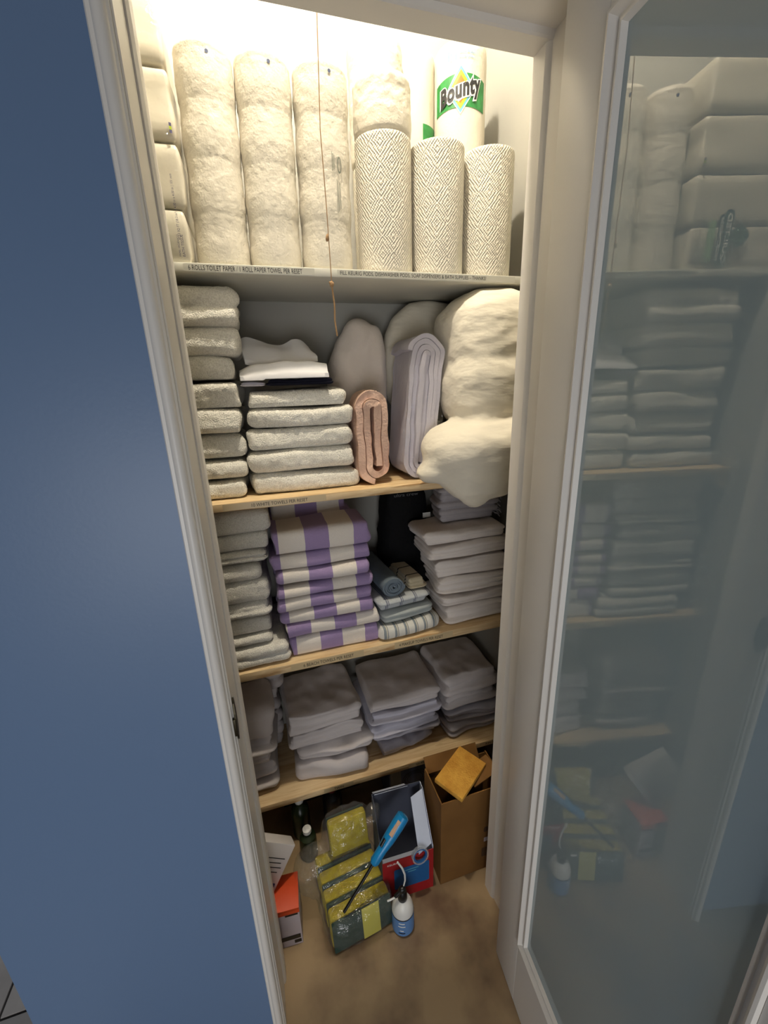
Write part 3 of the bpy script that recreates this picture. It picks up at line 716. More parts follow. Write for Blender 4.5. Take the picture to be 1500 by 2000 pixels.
for nm, k, mm, dr_ in (('diamond_border', 1.06, m_white, .0014), ('diamond', 1.0, m_ltblue, .0017), ('diamond', .84, m_yel, .0020), ('diamond', .60, m_org, .0023)):
    V, F = diamond(k, .036); wrapped(nm, V, F, R + dr_, mm, gb, zc + .002, A0)
for bold, mm, dr_ in ((.11, m_white, .0030), (.045, m_ink, .0038)):
    V, F = text_mesh('Bounty', None, .052 + (.006 if bold > .1 else 0), bold=bold, space=1.08)
    xs = [v[0] for v in V]; w0 = max(xs) - min(xs); k = (.112 + (.006 if bold > .1 else 0)) / w0
    V = [(x * k, y + .24 * x * k) for x, y in V]
    wrapped('lettering', V, F, R + dr_, mm, gb, zc - .002, A0)
V, F = text_mesh('Select-A-Size', .040, .008); wrapped('lettering', V, F, R + .0015, m_blueink, t, zc + .079, A0 + .22)
V, F = text_mesh('smaller sheets', .040, .0065); wrapped('lettering', V, F, R + .0015, m_blueink, t, zc + .069, A0 + .22)
for i in range(4):
    V, F = patch(-.0007, .0007, lambda x: -.011, lambda x: .010, 1); wrapped('print_line', V, F, R + .0015, m_blueink, t, zc + .074, A0 - .46 + i * .09)
V, F = text_mesh('KEG-BOND', .030, .006); wrapped('lettering', V, F, R + .0015, m_inkg, t, .030, A0 + .05)

# ================================================================ SECOND SHELF
Z2 = 1.4705
cz = [1.4705, 1.523, 1.575, 1.6385, 1.700, 1.766, 1.8185, 1.881, 1.970]
re = [-.036, -.029, -.026, -.022, -.016, -.027, -.010, -.002]
desc = ['bottom', 'second', 'third', 'fourth', 'fifth', 'sixth', 'seventh', 'topmost']
for i in range(8):
    w = .27 + re[i]; x1 = re[i] * 1.02 - .002
    folded('bath_towel', f'thick cream terry bath towel, {desc[i]} {"from below " if 0 < i < 7 else ""}in the tall stack at the door jamb', 'towel',
           x1 - .135, (.045, .045, .045, .042, .036, .030, .024, .016)[i] + .004 * ((i * 7) % 3 - 1), cz[i], .27, .262, cz[i + 1] - cz[i] - .0008, m_terryw, 'tall stack of cream bath towels',
           L=1 if i < 7 else 2, seed=100 + i, amp=.0085, lobe=.006, rnd=.004, rx=.02, ry=.026, fine=.0032, nx=40, ny=18, rz=math.radians((i * 37 % 5 - 2) * .6))
cz = [1.4705, 1.5276, 1.587, 1.6436, 1.696, 1.746]
xl = [-.031, -.026, -.026, -.014, -.016]; xr = [.2635, .257, .2545, .261, .243]
desc = ['bottom', 'second', 'middle', 'fourth', 'top']
for i in range(5):
    folded('bath_towel', f'wide folded cream terry towel, {desc[i]} {"one " if i in (0, 2, 4) else "from below "}in the stack beside the pink blanket', 'towel',
           (xl[i] + xr[i]) / 2 + .001, .045, cz[i], xr[i] - xl[i] - .004, .135, cz[i + 1] - cz[i] - .0008, m_terryw, 'wide stack of cream towels',
           L=1, seed=120 + i, amp=.007, lobe=.004, rnd=.003, rx=.018, ry=.024, fine=.0032, nx=46, ny=10)
# cloths on the wide stack
folded('folded_cloth', 'dark navy cloth lying under the crumpled white pillowcase', 'cloth', .128, .055, 1.7475, .17, .11, .016, m_navy, L=2, seed=131, amp=.004, lobe=.004, rnd=.006, wave=.006)
folded('folded_cloth', 'grey cloth showing below the left end of the white pillowcase', 'cloth', .008, .050, 1.7475, .058, .12, .013, m_lav, L=2, seed=132, amp=.003, lobe=.004, rnd=.006, wave=.004, nx=10)
def sheet_cloth(name, label, cat, w, d, fn, th, mt, loc, nx=44, ny=30, rz=0):
    V = []; F = []
    for s in (1, 0):
        for j in range(ny + 1):
            for i in range(nx + 1):
                u, v = i / nx, j / ny; x, y, z = fn(u, v); V.append((x, y, z + (th if s else 0)))
    n = (nx + 1) * (ny + 1)
    for j in range(ny):
        for i in range(nx):
            a = j * (nx + 1) + i; F.append((a, a + 1, a + nx + 2, a + nx + 1)); F.append((n + a, n + a + nx + 1, n + a + nx + 2, n + a + 1))
    per = [i for i in range(nx + 1)] + [j * (nx + 1) + nx for j in range(1, ny + 1)] + [ny * (nx + 1) + i for i in range(nx - 1, -1, -1)] + [j * (nx + 1) for j in range(ny - 1, 0, -1)]
    for k in range(len(per)): a, b = per[k], per[(k + 1) % len(per)]; F.append((a, b, b + n, a + n))
    return tag(mesh(name, V, F, mt, None, True, loc=loc, rot=(0, 0, rz), auto=70), label, cat)
m_pc = M('white_pillowcase_cotton', srgb(240, 238, 238), .85, [(380, .15, .0008)], spec=.2)
def pc1(u, v):
    x = -.02 + .215 * u; y = .035 + .13 * v
    z = .017 + .018 * u * (1 - u) * 2 + .020 * math.sin(PI * min(1, v * 2.2)) * (.5 + .5 * u)
    z += .010 * NZ(x * 16, y * 20, 3) + .008 * (1 - 2 * abs(NZ(x * 9 + y * 14, y * 6, 7)))
    if v < .12: z = z * (v / .12) ** .5 * .9 + .006 * (1 - v / .12)
    return x + .006 * NZ(v * 4, u * 3, 1), y - .015 * u * (1 - v), max(.017 if u > .25 else .014, z)
sheet_cloth('pillowcase', 'crumpled white pillowcase with folded front on the wide towel stack', 'pillowcase', 0, 0, pc1, .010, m_pc, (0, .012, 1.7475))
def pc2(u, v):
    x = -.005 + .185 * u - .012 * v; y = .09 + .07 * v
    z = .055 + .048 * v + .014 * math.sin(u * 9) * v + .010 * NZ(x * 20, y * 20, 11)
    if u > .75: z -= .02 * (u - .75) / .25 * v
    return x, y, max(z, .045)
sheet_cloth('pillowcase', 'white pillowcase with raised wavy back edge, behind the crumpled one', 'pillowcase', 0, 0, pc2, .012, m_pc, (0, .012, 1.7475))
# pink muslin blanket
t = thing('muslin_blanket', 'folded pink waffle muslin blanket standing on its edge', 'blanket', (.315, .035, Z2 + .0075), rot=(0, math.radians(-1), 0))
ribbon('folded_layers', stadium(2.0, .009, .0205, .160)[:-9], .0185, .105, m_pink, t, seed=4, amp=.005, ny=14)
# lavender sheet set in its plastic sleeve
t = thing('sheet_set', 'lavender grey folded sheet set in clear plastic, standing on edge', 'bedding', (.440, .040, Z2 + .012), rot=(0, math.radians(5.0), 0))
pth = stadium(3.5, .0035, .0136, .292)
ribbon('folded_layers', pth, .0125, .165, m_lav, t, seed=6, amp=.0055, ny=14)
pts = []; rr = .0585
for i in range(40):
    a = 2 * PI * i / 40; pts.append((rr * math.cos(a) * 1.0, .197 + (.146 if math.sin(a) > 0 else -.146) + rr * math.sin(a)))
V = []; F = []
for j in range(9):
    for k, (x, z) in enumerate(pts): V.append((x + .002 * NZ(x * 40, j, z * 20), -.006 + .178 * j / 8, z + .002 * NZ(z * 20, j, x * 40)))
for j in range(8):
    for k in range(40): a = j * 40 + k; b = j * 40 + (k + 1) % 40; F.append((a, b, b + 40, a + 40))
F.append(tuple(range(40)))
mesh('plastic_sleeve', V, F, m_film, t, True, auto=60)
# cream comforter behind
o = blob('comforter', [((-.012, .006, .21), (.076, .058, .212), (0, math.radians(7), 0), 3.4), ((.052, -.018, .225), (.036, .050, .215), (0, math.radians(2), 0), 2.8), ((.018, -.006, .40), (.050, .048, .055), (0, math.radians(20), 0), 2.4)], .0065, m_cream, smooth=4, wr=.005, wrs=13, seed=3, wr2=.002, loc=(.312, .253, Z2), zmin=.0)
tag(o, 'cream beige comforter rolled up behind the pink blanket', 'comforter')
# big pillow hanging over the shelf edge
def pillow(name, label, parts, loc, clampf, **kw):
    o = blob(name, parts, .0085, m_pillow, loc=loc, **kw)
    for v in o.data.vertices: v.co = clampf(v.co)
    return tag(o, label, 'pillow')
def cl(p):
    q = p.copy()
    if q.y > -.004 and q.z < 0: q.z = 0.0
    if q.y > -.03 and q.z < -.002: q.y = min(q.y, -.006)
    q.x = min(q.x, .776); q.z = min(q.z, 1.984 - Z2 - .001)
    return q
pillow('bed_pillow', 'big cream pillow folded double and sagging over the shelf edge',
       [((.666, .070, .330), (.132, .130, .180), (0, math.radians(-3), 0), 3.0),
        ((.658, .040, .250), (.138, .115, .120), (0, math.radians(0), 0), 2.6),
        ((.610, .080, .420), (.090, .100, .075), (0, math.radians(-22), 0), 2.4),
        ((.615, -.030, .100), (.185, .105, .075), (math.radians(12), math.radians(-5), 0), 2.6),
        ((.585, -.062, .030), (.120, .062, .075), (math.radians(6), math.radians(4), 0), 2.4),
        ((.470, -.040, .048), (.065, .045, .036), (0, math.radians(-14), 0), 2.2), ((.556, -.078, -.022), (.050, .028, .040), (0, math.radians(10), 0), 2.0)],
       (0, 0, Z2), cl, smooth=9, wr=.0035, wrs=15, seed=5, wr2=.0012, aniso=(.8, 1.0, 1.6))
pillow('bed_pillow', 'cream pillow squeezed into the back corner behind the folded one',
       [((.575, .262, .330), (.165, .056, .180), (0, math.radians(6), 0), 2.6)], (0, 0, Z2), cl, smooth=3, wr=.005, wrs=10, seed=8)

# ================================================================ THIRD SHELF
Z3 = 0.9685
cz = [.9685, 1.037, 1.071, 1.122, 1.169, 1.239, 1.291, 1.326, 1.373, 1.438]
re = [.023, -.019, -.017, -.015, -.012, -.028, -.006, .003, .004]
desc = ['lowest and widest', 'second', 'third', 'fourth', 'fifth', 'sixth', 'seventh', 'eighth', 'topmost']
for i in range(9):
    folded('hand_towel', f'white hand towel, {desc[i]} {"from below " if 0 < i < 8 else ""}in the stack left of the purple towels', 'towel',
           re[i] * 1.01 - .14 - .002, .028 - (.012 if i == 0 else 0), cz[i], .28, .27, cz[i + 1] - cz[i] - .0008, m_terryo, 'stack of white hand towels',
           L=1 if i % 3 else 2, seed=200 + i, amp=.006, lobe=.006, rnd=.005, rx=.014, ry=.02, fine=.0020, nx=36, ny=14)
cz = [.9685, 1.0328, 1.077, 1.1235, 1.1666, 1.208, 1.2528, 1.3004, 1.373]
xl = [.019, .010, .006, -.003, -.002, .007, -.006, .000]; xr = [.300, .304, .288, .284, .284, .278, .286, .279]
desc = ['lowest', 'second', 'third', 'fourth', 'fifth', 'sixth', 'seventh', 'topmost']
for i in range(8):
    o = folded('beach_towel', f'purple and white striped beach towel, {desc[i]} {"from below " if 0 < i < 7 else ""}in the front stack', 'towel',
           (xl[i] + xr[i]) / 2 + .003, .026 - .004 * (i % 2), cz[i], xr[i] - xl[i] - .004, .14 if i < 7 else .15, cz[i + 1] - cz[i] - .0008, m_purple if i != 1 else m_purple2, 'purple striped beach towels',
           L=1, seed=230 + i, amp=.0065, lobe=.004, rnd=.004, rx=.010, ry=.02, nx=40, ny=12, rz=math.radians((i * 13 % 5 - 2) * .5))
folded('beach_towel', 'purple striped beach towel set back in shadow on the rear stack', 'towel', .135, .185, Z3 + .30, .25, .13, .165, m_purple, 'purple striped beach towels', L=3, seed=240, amp=.010, lobe=.008, rnd=.006, rx=.02, ry=.03)
folded('beach_towel', 'purple striped beach towel low in the rear stack, mostly hidden', 'towel', .140, .18, Z3, .27, .14, .298, m_purple, 'purple striped beach towels', L=6, seed=241, amp=.008, lobe=.008, rnd=.005, rx=.012, ry=.02)
# makeup towels
folded('makeup_towel', 'grey and white striped towel at the bottom of the makeup towel pile', 'towel', .408, .016, Z3, .215, .20,   .050, m_greystripe, 'makeup towels', L=1, seed=250, amp=.007, lobe=.010, rnd=.006, rx=.024, ry=.025, nx=34, ny=12, rz=math.radians(6))
folded('makeup_towel', 'plain sage grey towel lying on the grey striped one', 'towel', .402, .030, Z3 + .0515, .185, .19, .044, m_sage, 'makeup towels', L=2, seed=251, amp=.006, lobe=.008, rnd=.008, rx=.02, ry=.02, nx=28, rz=math.radians(6))
folded('makeup_towel', 'pale plaid towel under the rolled slate blue cloth', 'towel', .388, .030, Z3 + .0965, .175, .21, .040, m_plaid, 'makeup towels', L=2, seed=252, amp=.006, lobe=.008, rnd=.008, rx=.02, ry=.02, nx=28, rz=math.radians(7))
t = thing('rolled_cloth', 'slate blue cloth rolled up lengthwise on the makeup towels', 'towel', (.352, .028, Z3 + .145), rz=math.radians(5), group='makeup towels')
def spiral(turns, r0, pitch, fl=.82, n=26):
    pts = []
    for i in range(int(turns * n) + 1):
        a = 2 * PI * i / n; r = r0 + pitch * i / n; pts.append((r * math.cos(a), r * fl * math.sin(a)))
    zm = min(p[1] for p in pts); return [(p[0], p[1] - zm) for p in pts]
ribbon('cloth_roll', spiral(5.0, .004, .0066), .0052, .26, m_bluet, t, seed=12, amp=.002, ny=12)
folded('makeup_towel', 'cream towel with dark bands running back beside the blue roll', 'towel', .442, .06, Z3 + .1385, .062, .25, .036, m_check, 'makeup towels', L=3, seed=255, amp=.004, lobe=.007, rnd=.006, rx=.012, ry=.012, nx=12, ny=24, rz=math.radians(6))
# throws
cz = [.9685, 1.034, 1.082, 1.140, 1.206, 1.258, 1.306]
xl = [.526, .515, .507, .493, .470, .452]; xr = [.762, .765, .765, .765, .762, .745]
desc = ['lowest', 'second', 'third', 'fourth', 'fifth', 'topmost']
for i in range(6):
    folded('throw_blanket', f'oat white cotton throw, {desc[i]} {"from below " if 0 < i < 5 else ""}in the stack by the right jamb', 'blanket',
           (xl[i] + xr[i]) / 2, .026 + .005 * (i % 2), cz[i], xr[i] - xl[i], .16, cz[i + 1] - cz[i] - .0008, m_throw, 'stack of oat white throws',
           L=3 if i < 5 else 2, seed=260 + i, amp=.008, lobe=.009, rnd=.009, rx=.028, ry=.016, nx=34, ny=12, wave=.004)
t = folded('fringed_throw', 'grey folded throw with a fringed end, on top of the oat white throws', 'blanket', .640, .085, 1.3065, .205, .11, .128, m_greyt, L=5, seed=270, amp=.008, lobe=.009, rnd=.008, rx=.02, ry=.016, nx=28)
rs = random.Random(5)
fv = []; 
for k in range(26):
    z = .010 + rs.random() * .105; y = .006 + rs.random() * .05
    tube('tassel', [(.094, y, z), (.106, y - .003, z - .003), (.113 + rs.random() * .006, y - .004, z - .010 - rs.random() * .006)], [.0022, .0026, .0016], m_greyt, t, seg=5)
# black bag
t = thing('black_bag', 'black fabric bag with a small white tag at the back of the third shelf', 'bag', (.462, .262, Z3))
blob('body', [((0, 0, .19), (.088, .056, .19), (0, 0, 0), 3), ((.0, -.005, .33), (.078, .055, .125), (0, math.radians(3), 0), 3), ((.04, -.01, .12), (.07, .05, .12), (0, 0, 0), 2.6)], .009, m_black, t, smooth=4, wr=.006, wrs=14, seed=4, zmin=0)
tg_ = box('care_tag', .052, .080, -.0705, -.0695, .330, .348, m_white, t)
text('lettering', 'ultra crew', M('dim_grey_print', srgb(96, 96, 98), .6), t, (-.005, -.0655, .418), width=.085, height=.011)

# ================================================================ LOWEST SHELF
Z4 = 0.4635
def pile(prefix, items, grp, mt0, seed):
    z = Z4
    for i, (lab, x0, x1, y0, d, h, L, rz, wv, mt) in enumerate(items):
        folded('bed_sheet', lab, 'bed sheet', (x0 + x1) / 2, y0, z, x1 - x0, d, h - .0008, mt or mt0, grp, L=L, seed=seed + i, amp=.008, lobe=.012, rnd=.014, rx=.02, ry=.022, nx=30, ny=16, rz=math.radians(rz), wave=wv)
        z += h
pile('a', [('white folded sheet, lowest in the narrow pile against the left jamb', -.30, -.060, .045, .155, .055, 2, 0, .0, None),
           ('white folded sheet, second from below in the narrow pile by the left jamb', -.30, -.058, .048, .155, .050, 2, 0, .0, None),
           ('white folded sheet, third from below in the narrow pile by the left jamb', -.30, -.066, .042, .155, .058, 3, 0, .0, None),
           ('white folded sheet, fourth from below in the narrow pile by the left jamb', -.30, -.055, .045, .155, .060, 2, 0, .0, None),
           ('white folded sheet, topmost in the narrow front pile by the left jamb', -.30, -.062, .045, .155, .115, 1, 0, .006, None)], 'twin sheets by the jamb', m_sheet, 300)
pile('b', [('white sheet bundle at the bottom of the rear left corner pile', -.30, -.030, .222, .10, .21, 4, 0, .0, None),
           ('white sheet bundle at the top of the rear left corner pile', -.30, -.020, .222, .10, .235, 5, 0, .0, None)], 'rear corner sheets', m_sheet, 310)
pile('c', [('white sheet with a rounded loose front fold, lowest in the second pile', -.004, .245, .030, .23, .075, 1, -7, .012, None),
           ('white sheet, second from below in the sheet pile above the sponges', .012, .262, .048, .23, .058, 2, -4, .014, None),
           ('white sheet, third from below in the sheet pile above the sponges', -.012, .250, .045, .24, .058, 2, 2, .012, None),
           ('smooth white sheet on top of the sheet pile above the sponges', -.018, .240, .048, .25, .068, 2, 3, .010, None)], 'second pile of sheets', m_sheet, 320)
pile('d', [('crumpled cool white sheet, lowest in the middle right pile', .292, .505, .050, .22, .050, 2, 6, .016, m_sheetb),
           ('crumpled cool white sheet, second from below in the middle right pile', .276, .520, .056, .22, .048, 2, -5, .018, m_sheetb),
           ('cool white sheet, third from below in the middle right pile', .262, .522, .050, .22, .044, 2, 4, .012, m_sheetb),
           ('neatly folded white sheet, second from top in the middle right pile', .260, .530, .046, .24, .046, 3, 1, .004, m_sheetb),
           ('smooth square white sheet topping the middle right pile', .258, .528, .048, .25, .058, 2, 1, .006, m_sheet)], 'middle right pile of sheets', m_sheetb, 330)
pile('e', [('crumpled cool white sheet, lowest in the pile at the right jamb', .565, .76, .058, .21, .060, 2, 5, .018, m_sheetb),
           ('crumpled white sheet with a ruffled edge, second in the right jamb pile', .556, .765, .052, .22, .062, 3, -3, .016, m_sheetb),
           ('white sheet, third from below in the pile at the right jamb', .548, .762, .060, .22, .062, 2, 3, .012, None),
           ('smooth white sheet topping the pile at the right jamb', .544, .765, .055, .24, .082, 2, 2, .008, None)], 'right jamb pile of sheets', m_sheet, 340)

# ================================================================ CLOSET FLOOR
_t0 = thing
def thing(*a, **k):
    o = _t0(*a, **k); o.scale = (CAM_K,) * 3; return o
# brown carton with torn top and a foam board
t = thing('cardboard_box', 'open brown cardboard box on the floor by the right jamb', 'box', toward_cam(.575, -.045, 0))
X0, X1, Y0, Y1, H = -.124, .126, -.075, .075, .388
th = .004
box('front_panel', X0, X1, Y0, Y0 + th, 0, H, m_card, t, bev=.0008)
box('back_panel', X0, X1, Y1 - th, Y1, 0, H - .01, m_card, t, bev=.0008)
box('side_panel', X0, X0 + th, Y0 + th, Y1 - th, 0, H, m_card, t)
box('side_panel', X1 - th, X1, Y0 + th, Y1 - th, 0, H, m_card, t)
box('bottom_panel', X0 + th, X1 - th, Y0 + th, Y1 - th, .001, .005, m_card, t)
fl = box('flap', .0, .11, 0, .07, 0, .0035, m_card, t, loc=(.012, Y0 + .02, H + .001), rot=(math.radians(4), math.radians(-9), .18))
box('flap', X0 + .006, X1 - .03, 0, .003, 0, .055, m_card, t, loc=(0, Y1 - .012, H - .02), rot=(math.radians(-38), 0, 0))
for (x, z, w, h) in ((.052, .20, .017, .024), (.056, .088, .034, .044)):
    rrect('print_mark', w, h, .006, m_cardd, t, (x, Y0 - .0006, z), rot=(PI / 2, 0, 0))
rrect('paper_label', .036, .020, .001, m_greyc, t, (.064, Y0 - .0006, .150), rot=(PI / 2, 0, 0))
fb = box('foam_board', -.085, .085, -.055, .055, 0, .018, m_foam, None, bev=.002, loc=toward_cam(.558, -.048, .4025), rot=(math.radians(5), math.radians(-2), math.radians(33))); fb.scale = (CAM_K,) * 3
tag(fb, 'yellow foam board lying across the top of the brown cardboard box', 'foam board')
# red and blue carton, cut away front
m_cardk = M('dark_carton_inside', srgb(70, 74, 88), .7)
t = thing('coffee_pod_carton', 'red and blue carton with cut-away front and white inside, on the floor', 'box', toward_cam(.335, -.045, 0), rz=math.radians(-2))
c0, c1, y0, y1 = -.092, .092, -.068, .068
box('front_panel', c0, c1, y0, y0 + .002, 0, .190, m_red, t)
rrect('blue_panel', .128, .098, .006, m_carb, t, (.012, y0 - .0006, .095), rot=(PI / 2, 0, 0))
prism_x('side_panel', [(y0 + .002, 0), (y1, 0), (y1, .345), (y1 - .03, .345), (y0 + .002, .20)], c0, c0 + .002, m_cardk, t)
prism_x('side_panel', [(y0 + .002, 0), (y1, 0), (y1, .345), (y1 - .03, .345), (y0 + .002, .20)], c1 - .002, c1, [m_carw], t)
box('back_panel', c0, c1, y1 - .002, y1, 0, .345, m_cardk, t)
box('bottom_panel', c0 + .002, c1 - .002, y0 + .002, y1 - .002, .001, .003, m_carw, t)
prism_x('flap', [(-.0685, .345), (-.02, .30), (-.0203, .2985), (-.0688, .3435)], c0 + .01, c1 - .05, m_carw, t, loc=(0, .13, 0))
fl = mesh('flap', [(c1 - .004, y1 - .03, .344), (c1 - .004, y0 + .01, .205), (c1 - .055, y0 - .004, .190), (c1 - .050, y1 - .04, .330)], [(0, 1, 2, 3)], m_carw, t, False)
fl.modifiers.new('s', 'SOLIDIFY').thickness = .0012
text('lettering', 'KEURIG', m_white, t, (-.055, y0 - .0008, .176), width=.040, height=.008)
for i in range(2): rrect('print_line', .05 - .02 * i, .004, .001, m_ltblue, t, (.012, y0 - .0009, .128 - .011 * i), rot=(PI / 2, 0, 0))
# clear tape roll hanging in the carton front
t2 = thing('tape_roll', 'clear round tape ring leaning on the front of the red and blue carton', 'tape', toward_cam(.372, -.122, .192), rot=(math.radians(78), math.radians(8), 0))
ring = []; 
m_tapeR = M_film('tape_ring_plastic', tint=(.85, .9, .95, 1), fac=.12, rough=.1, haze=.25)
V = []; F = []
for i in range(36):
    a = 2 * PI * i / 36
    for (r, z) in ((.030, -.006), (.030, .006), (.0255, .006), (.0255, -.006)): V.append((r * math.cos(a), r * math.sin(a), z))
for i in range(36):
    for k in range(4): F.append((i * 4 + k, ((i + 1) % 36) * 4 + k, ((i + 1) % 36) * 4 + (k + 1) % 4, i * 4 + (k + 1) % 4))
mesh('ring', V, F, m_tapeR, t2, True, auto=30)
lathe('hub', [(.0252, -.004), (.0252, .004), (.020, .004), (.020, -.004)], 32, m_carb, t2, cap=False)
# pump bottle
t = thing('pump_bottle', 'white bottle with black cap and blue label standing on the floor', 'bottle', toward_cam(.284, -.1865, 0))
lathe('body', [(.030, 0), (.035, .003), (.0365, .010), (.0365, .075), (.0362, .084), (.0345, .098), (.030, .112), (.022, .124), (.014, .130), (.013, .140)], 48, m_bott, t)
lathe('label', [(.0371, .006), (.0371, .080)], 48, m_lab, t, cap=False)
lathe('label_edge', [(.0373, .078), (.0373, .0815)], 48, m_navy, t, cap=False)
lathe('cap', [(.0150, .128), (.0158, .132), (.0158, .152), (.0135, .164), (.009, .172), (.004, .176)], 32, m_dark, t)
blob('nozzle', [((0, -.002, .172), (.012, .010, .012), (0, 0, 0), 2.4), ((-.014, -.004, .164), (.020, .006, .007), (0, math.radians(-38), 0), 3)], .0022, m_dark, t, smooth=3, wr=0)
tube('straw', [(.004, .0, .178), (.012, .004, .20), (.012, .006, .225), (.004, .008, .255), (-.010, .010, .285)], [.0020, .0028, .0034, .0034, .0030], m_bott, t, seg=8)
tube('straw', [(-.026, -.006, .156), (-.040, -.006, .152), (-.052, -.004, .148)], .003, m_bott, t, seg=8)
for i, (w, z) in enumerate(((.020, .066), (.024, .052), (.012, .032), (.022, .020))):
    V, F = patch(-w / 2, w / 2, lambda x: -.0022, lambda x: .0022, 6); wrapped('print_line', V, F, .0375, m_white if i < 3 else m_navy, t, z, a0=-2.0)
# sponges in a clear bag
sg = 'yellow scrub sponges in the clear bag'
def sponge(label, loc, rot, w=.204, d=.056, h=.118):
    t = thing('scrub_sponge', label, 'sponge', toward_cam(*loc), group=sg, rot=rot)
    box('sponge_body', -w / 2, w / 2, -d / 2 + .009, d / 2, 0, h, m_spy, t, bev=.010)
    box('scrub_pad', -w / 2 + .001, w / 2 - .001, -d / 2, -d / 2 + .0088, .001, h - .001, m_spg, t, bev=.003)
    return t
rx = math.radians(-7)
sp0 = sponge('front scrub sponge, its green pad carrying a yellow paper label', (.148, -.160, .003), (rx, 0, math.radians(7)))
lb = box('paper_label', -.002, .058, -.0295, -.0285, -.0, .121, m_splabel, sp0, bev=.0004)
sponge('second scrub sponge from the front in the clear bag', (.141, -.103, .003), (rx, 0, math.radians(7)))
sponge('third scrub sponge from the front in the clear bag', (.136, -.046, .003), (rx, 0, math.radians(7)))
sponge('rearmost scrub sponge of the row inside the clear bag', (.130, .011, .003), (rx, 0, math.radians(7)))
sponge('upper scrub sponge turned to show its yellow face, at the top of the clear bag', (.152, .012, .150), (math.radians(12), 0, math.radians(185)), w=.140, d=.045, h=.125)
o = blob('plastic_bag', [((.138, -.075, .066), (.118, .128, .072), (0, 0, math.radians(7)), 4.5), ((.150, .01, .20), (.090, .050, .105), (math.radians(-10), 0, math.radians(5)), 3.5), ((.03, -.02, .14), (.075, .06, .080), (0, math.radians(-25), 0), 2.6), ((.225, .0, .26), (.030, .03, .070), (0, math.radians(24), 0), 2.4)], .009, m_bag, smooth=2, wr=.004, wrs=22, seed=7, wr2=.004, zmin=.001, loc=toward_cam(0, 0, 0)); o.scale = (CAM_K,) * 3
tag(o, 'clear crinkled plastic bag wrapped round the yellow sponges', 'plastic bag')
# long blue lighter
t = thing('gas_lighter', 'long blue grill lighter with black barrel lying across the sponge bag', 'lighter', toward_cam(.092, -.178, .152))
A = Vector((0, 0, 0)); B = Vector((.108, .030, .118)); E = Vector((.232, .075, .225))
tube('barrel', [A, A.lerp(B, .5), B], .0048, m_dark, t, seg=12)
tube('handle', [B, B.lerp(E, .06), B.lerp(E, .3), B.lerp(E, .5), B.lerp(E, .8), B.lerp(E, .97), E], [.010, .016, .016, .020, .022, .021, .014], m_lblue, t, seg=14)
tube('trigger', [B.lerp(E, .36) + Vector((-.012, -.004, .010)), B.lerp(E, .5) + Vector((-.013, -.004, .012))], .006, m_dark, t, seg=8)
tube('label', [B.lerp(E, .62) + Vector((-.009, -.010, .006)), B.lerp(E, .92) + Vector((-.009, -.010, .006))], .0095, M('peach_sticker', srgb(196, 160, 130), .6), t, seg=8)
# orange and grey carton by the left jamb
t = thing('light_bulb_carton', 'small grey carton with bright orange upper part by the left jamb', 'box', toward_cam(-.095, -.078, 0), rz=math.radians(-4))
b_ = box('carton_body', -.055, .055, -.050, .055, 0, .165, m_greyc, t, bev=.001)
box('orange_top', -.0555, .0555, -.0505, .0555, .1655, .172, m_orange, t, bev=.001)
box('orange_band', -.0556, .0556, -.0506, -.050, .150, .165, m_orange, t)
for (x, z, w, h) in ((.012, .040, .09, .018), (.040, .018, .022, .014), (.030, .146, .040, .007)):
    rrect('print_mark', w, h, .001, m_dark, t, (x if w < .08 else 0.005, -.0512, z), rot=(PI / 2, 0, 0))
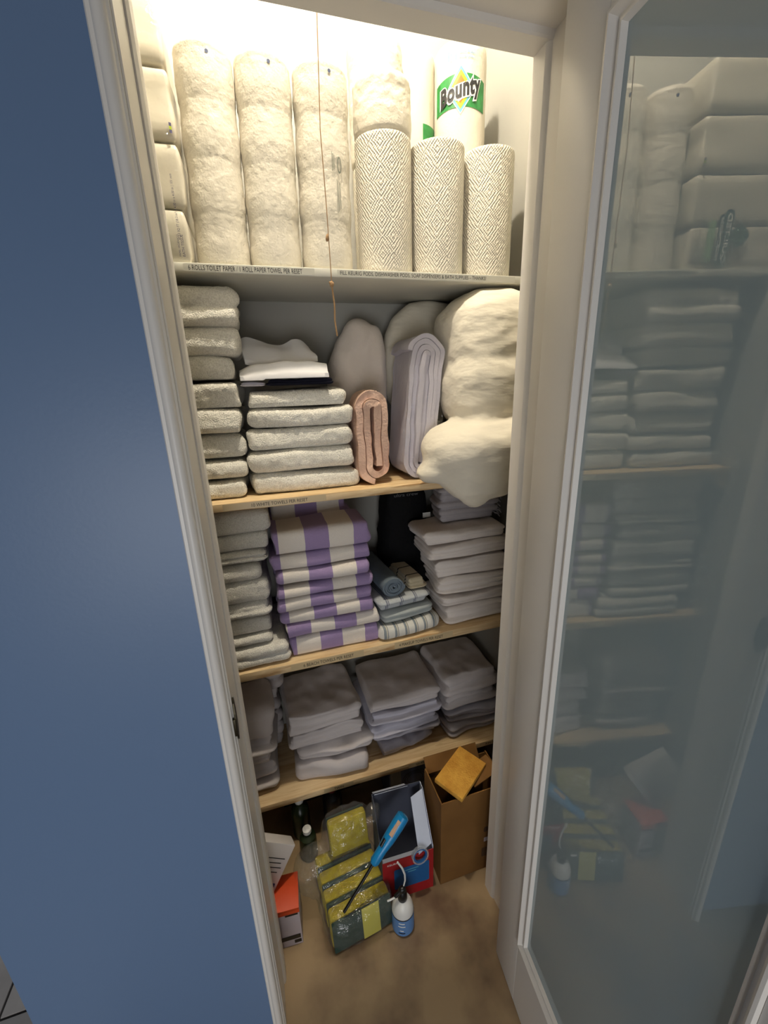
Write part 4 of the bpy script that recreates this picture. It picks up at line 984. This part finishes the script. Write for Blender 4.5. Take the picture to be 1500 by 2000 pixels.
# white printed box tilted on top
t = thing('printed_packet', 'white printed packet tilted on the orange and grey carton', 'packet', toward_cam(-.140, -.060, .292), rot=(math.radians(-14), math.radians(38), math.radians(6)))
pk = box('packet_body', -.085, .085, 0, .045, -.075, .075, M('white_packet', srgb(206, 200, 196), .5, [(24, .2, .004)]), t, bev=.004)
for i in range(4): rrect('print_line', .060 - .014 * (i % 2), .0026, .0005, m_ink, pk, (.038, -.0006, .030 - .014 * i), rot=(PI / 2, 0, 0))
rrect('print_mark', .036, .014, .003, m_inkp, pk, (.056, -.0006, -.052), rot=(PI / 2, 0, 0))
rrect('print_mark', .030, .020, .004, m_cardd, pk, (.0856, .022, .0), rot=(PI / 2, 0, PI / 2))
# dark bottles and boxes in the shade behind
thing = _t0
def dbottle(label, x, y, H, R, mt, capm, lean=0.0):
    t = thing('spray_bottle', label, 'bottle', (x, y, ZF), rot=(0, lean, 0))
    lathe('body', [(R * .9, 0), (R, .006), (R, H * .62), (R * .9, H * .72), (R * .4, H * .80), (R * .38, H * .88)], 28, mt, t)
    lathe('cap', [(R * .42, H * .86), (R * .50, H * .88), (R * .50, H * .985), (R * .40, H)], 24, capm, t)
dbottle('dark green bottle with pale cap in the shade, left of its twin', -.004, .040, .166, .030, m_bags, m_bott)
dbottle('dark green bottle with pale cap standing nearer the sponges', .010, -.040, .118, .028, m_bags, m_bott)
dbottle('dark squat bottle with a red cap deep under the lowest shelf', .110, .060, .150, .034, m_dark, m_redl)
t = thing('black_storage_box', 'black box in the shade at the back of the closet floor', 'box', (.13, .235, ZF))
box('body', -.19, .10, -.085, .09, 0, .15, m_dark, t, bev=.004); box('lid', -.194, .104, -.089, .094, .1505, .172, m_dark, t, bev=.004)
t = thing('bowl_carton', 'dark blue carton with a printed oval bowl picture behind the red carton', 'box', (.410, .105, ZF))
box('body', -.095, .095, -.075, .075, 0, .176, M('dusky_blue_carton', srgb(72, 84, 112), .5), t, bev=.001)
for i, k in enumerate((1, .82, .64)):
    ov = [(k * .050 * math.cos(2 * PI * j / 32), k * .036 * math.sin(2 * PI * j / 32), 0) for j in range(32)]
    iv = [(p[0] * .93, p[1] * .92, 0) for p in ov]
    mesh('print_ring', ov + iv, [(j, (j + 1) % 32, 32 + (j + 1) % 32, 32 + j) for j in range(32)], m_ink, t, False, loc=(.004, -.0757, .105), rot=(PI / 2, 0, 0))
rrect('print_panel', .040, .10, .003, M('pale_print_panel', srgb(128, 128, 120), .6), t, (-.070, -.0754, .110), rot=(PI / 2, 0, 0))
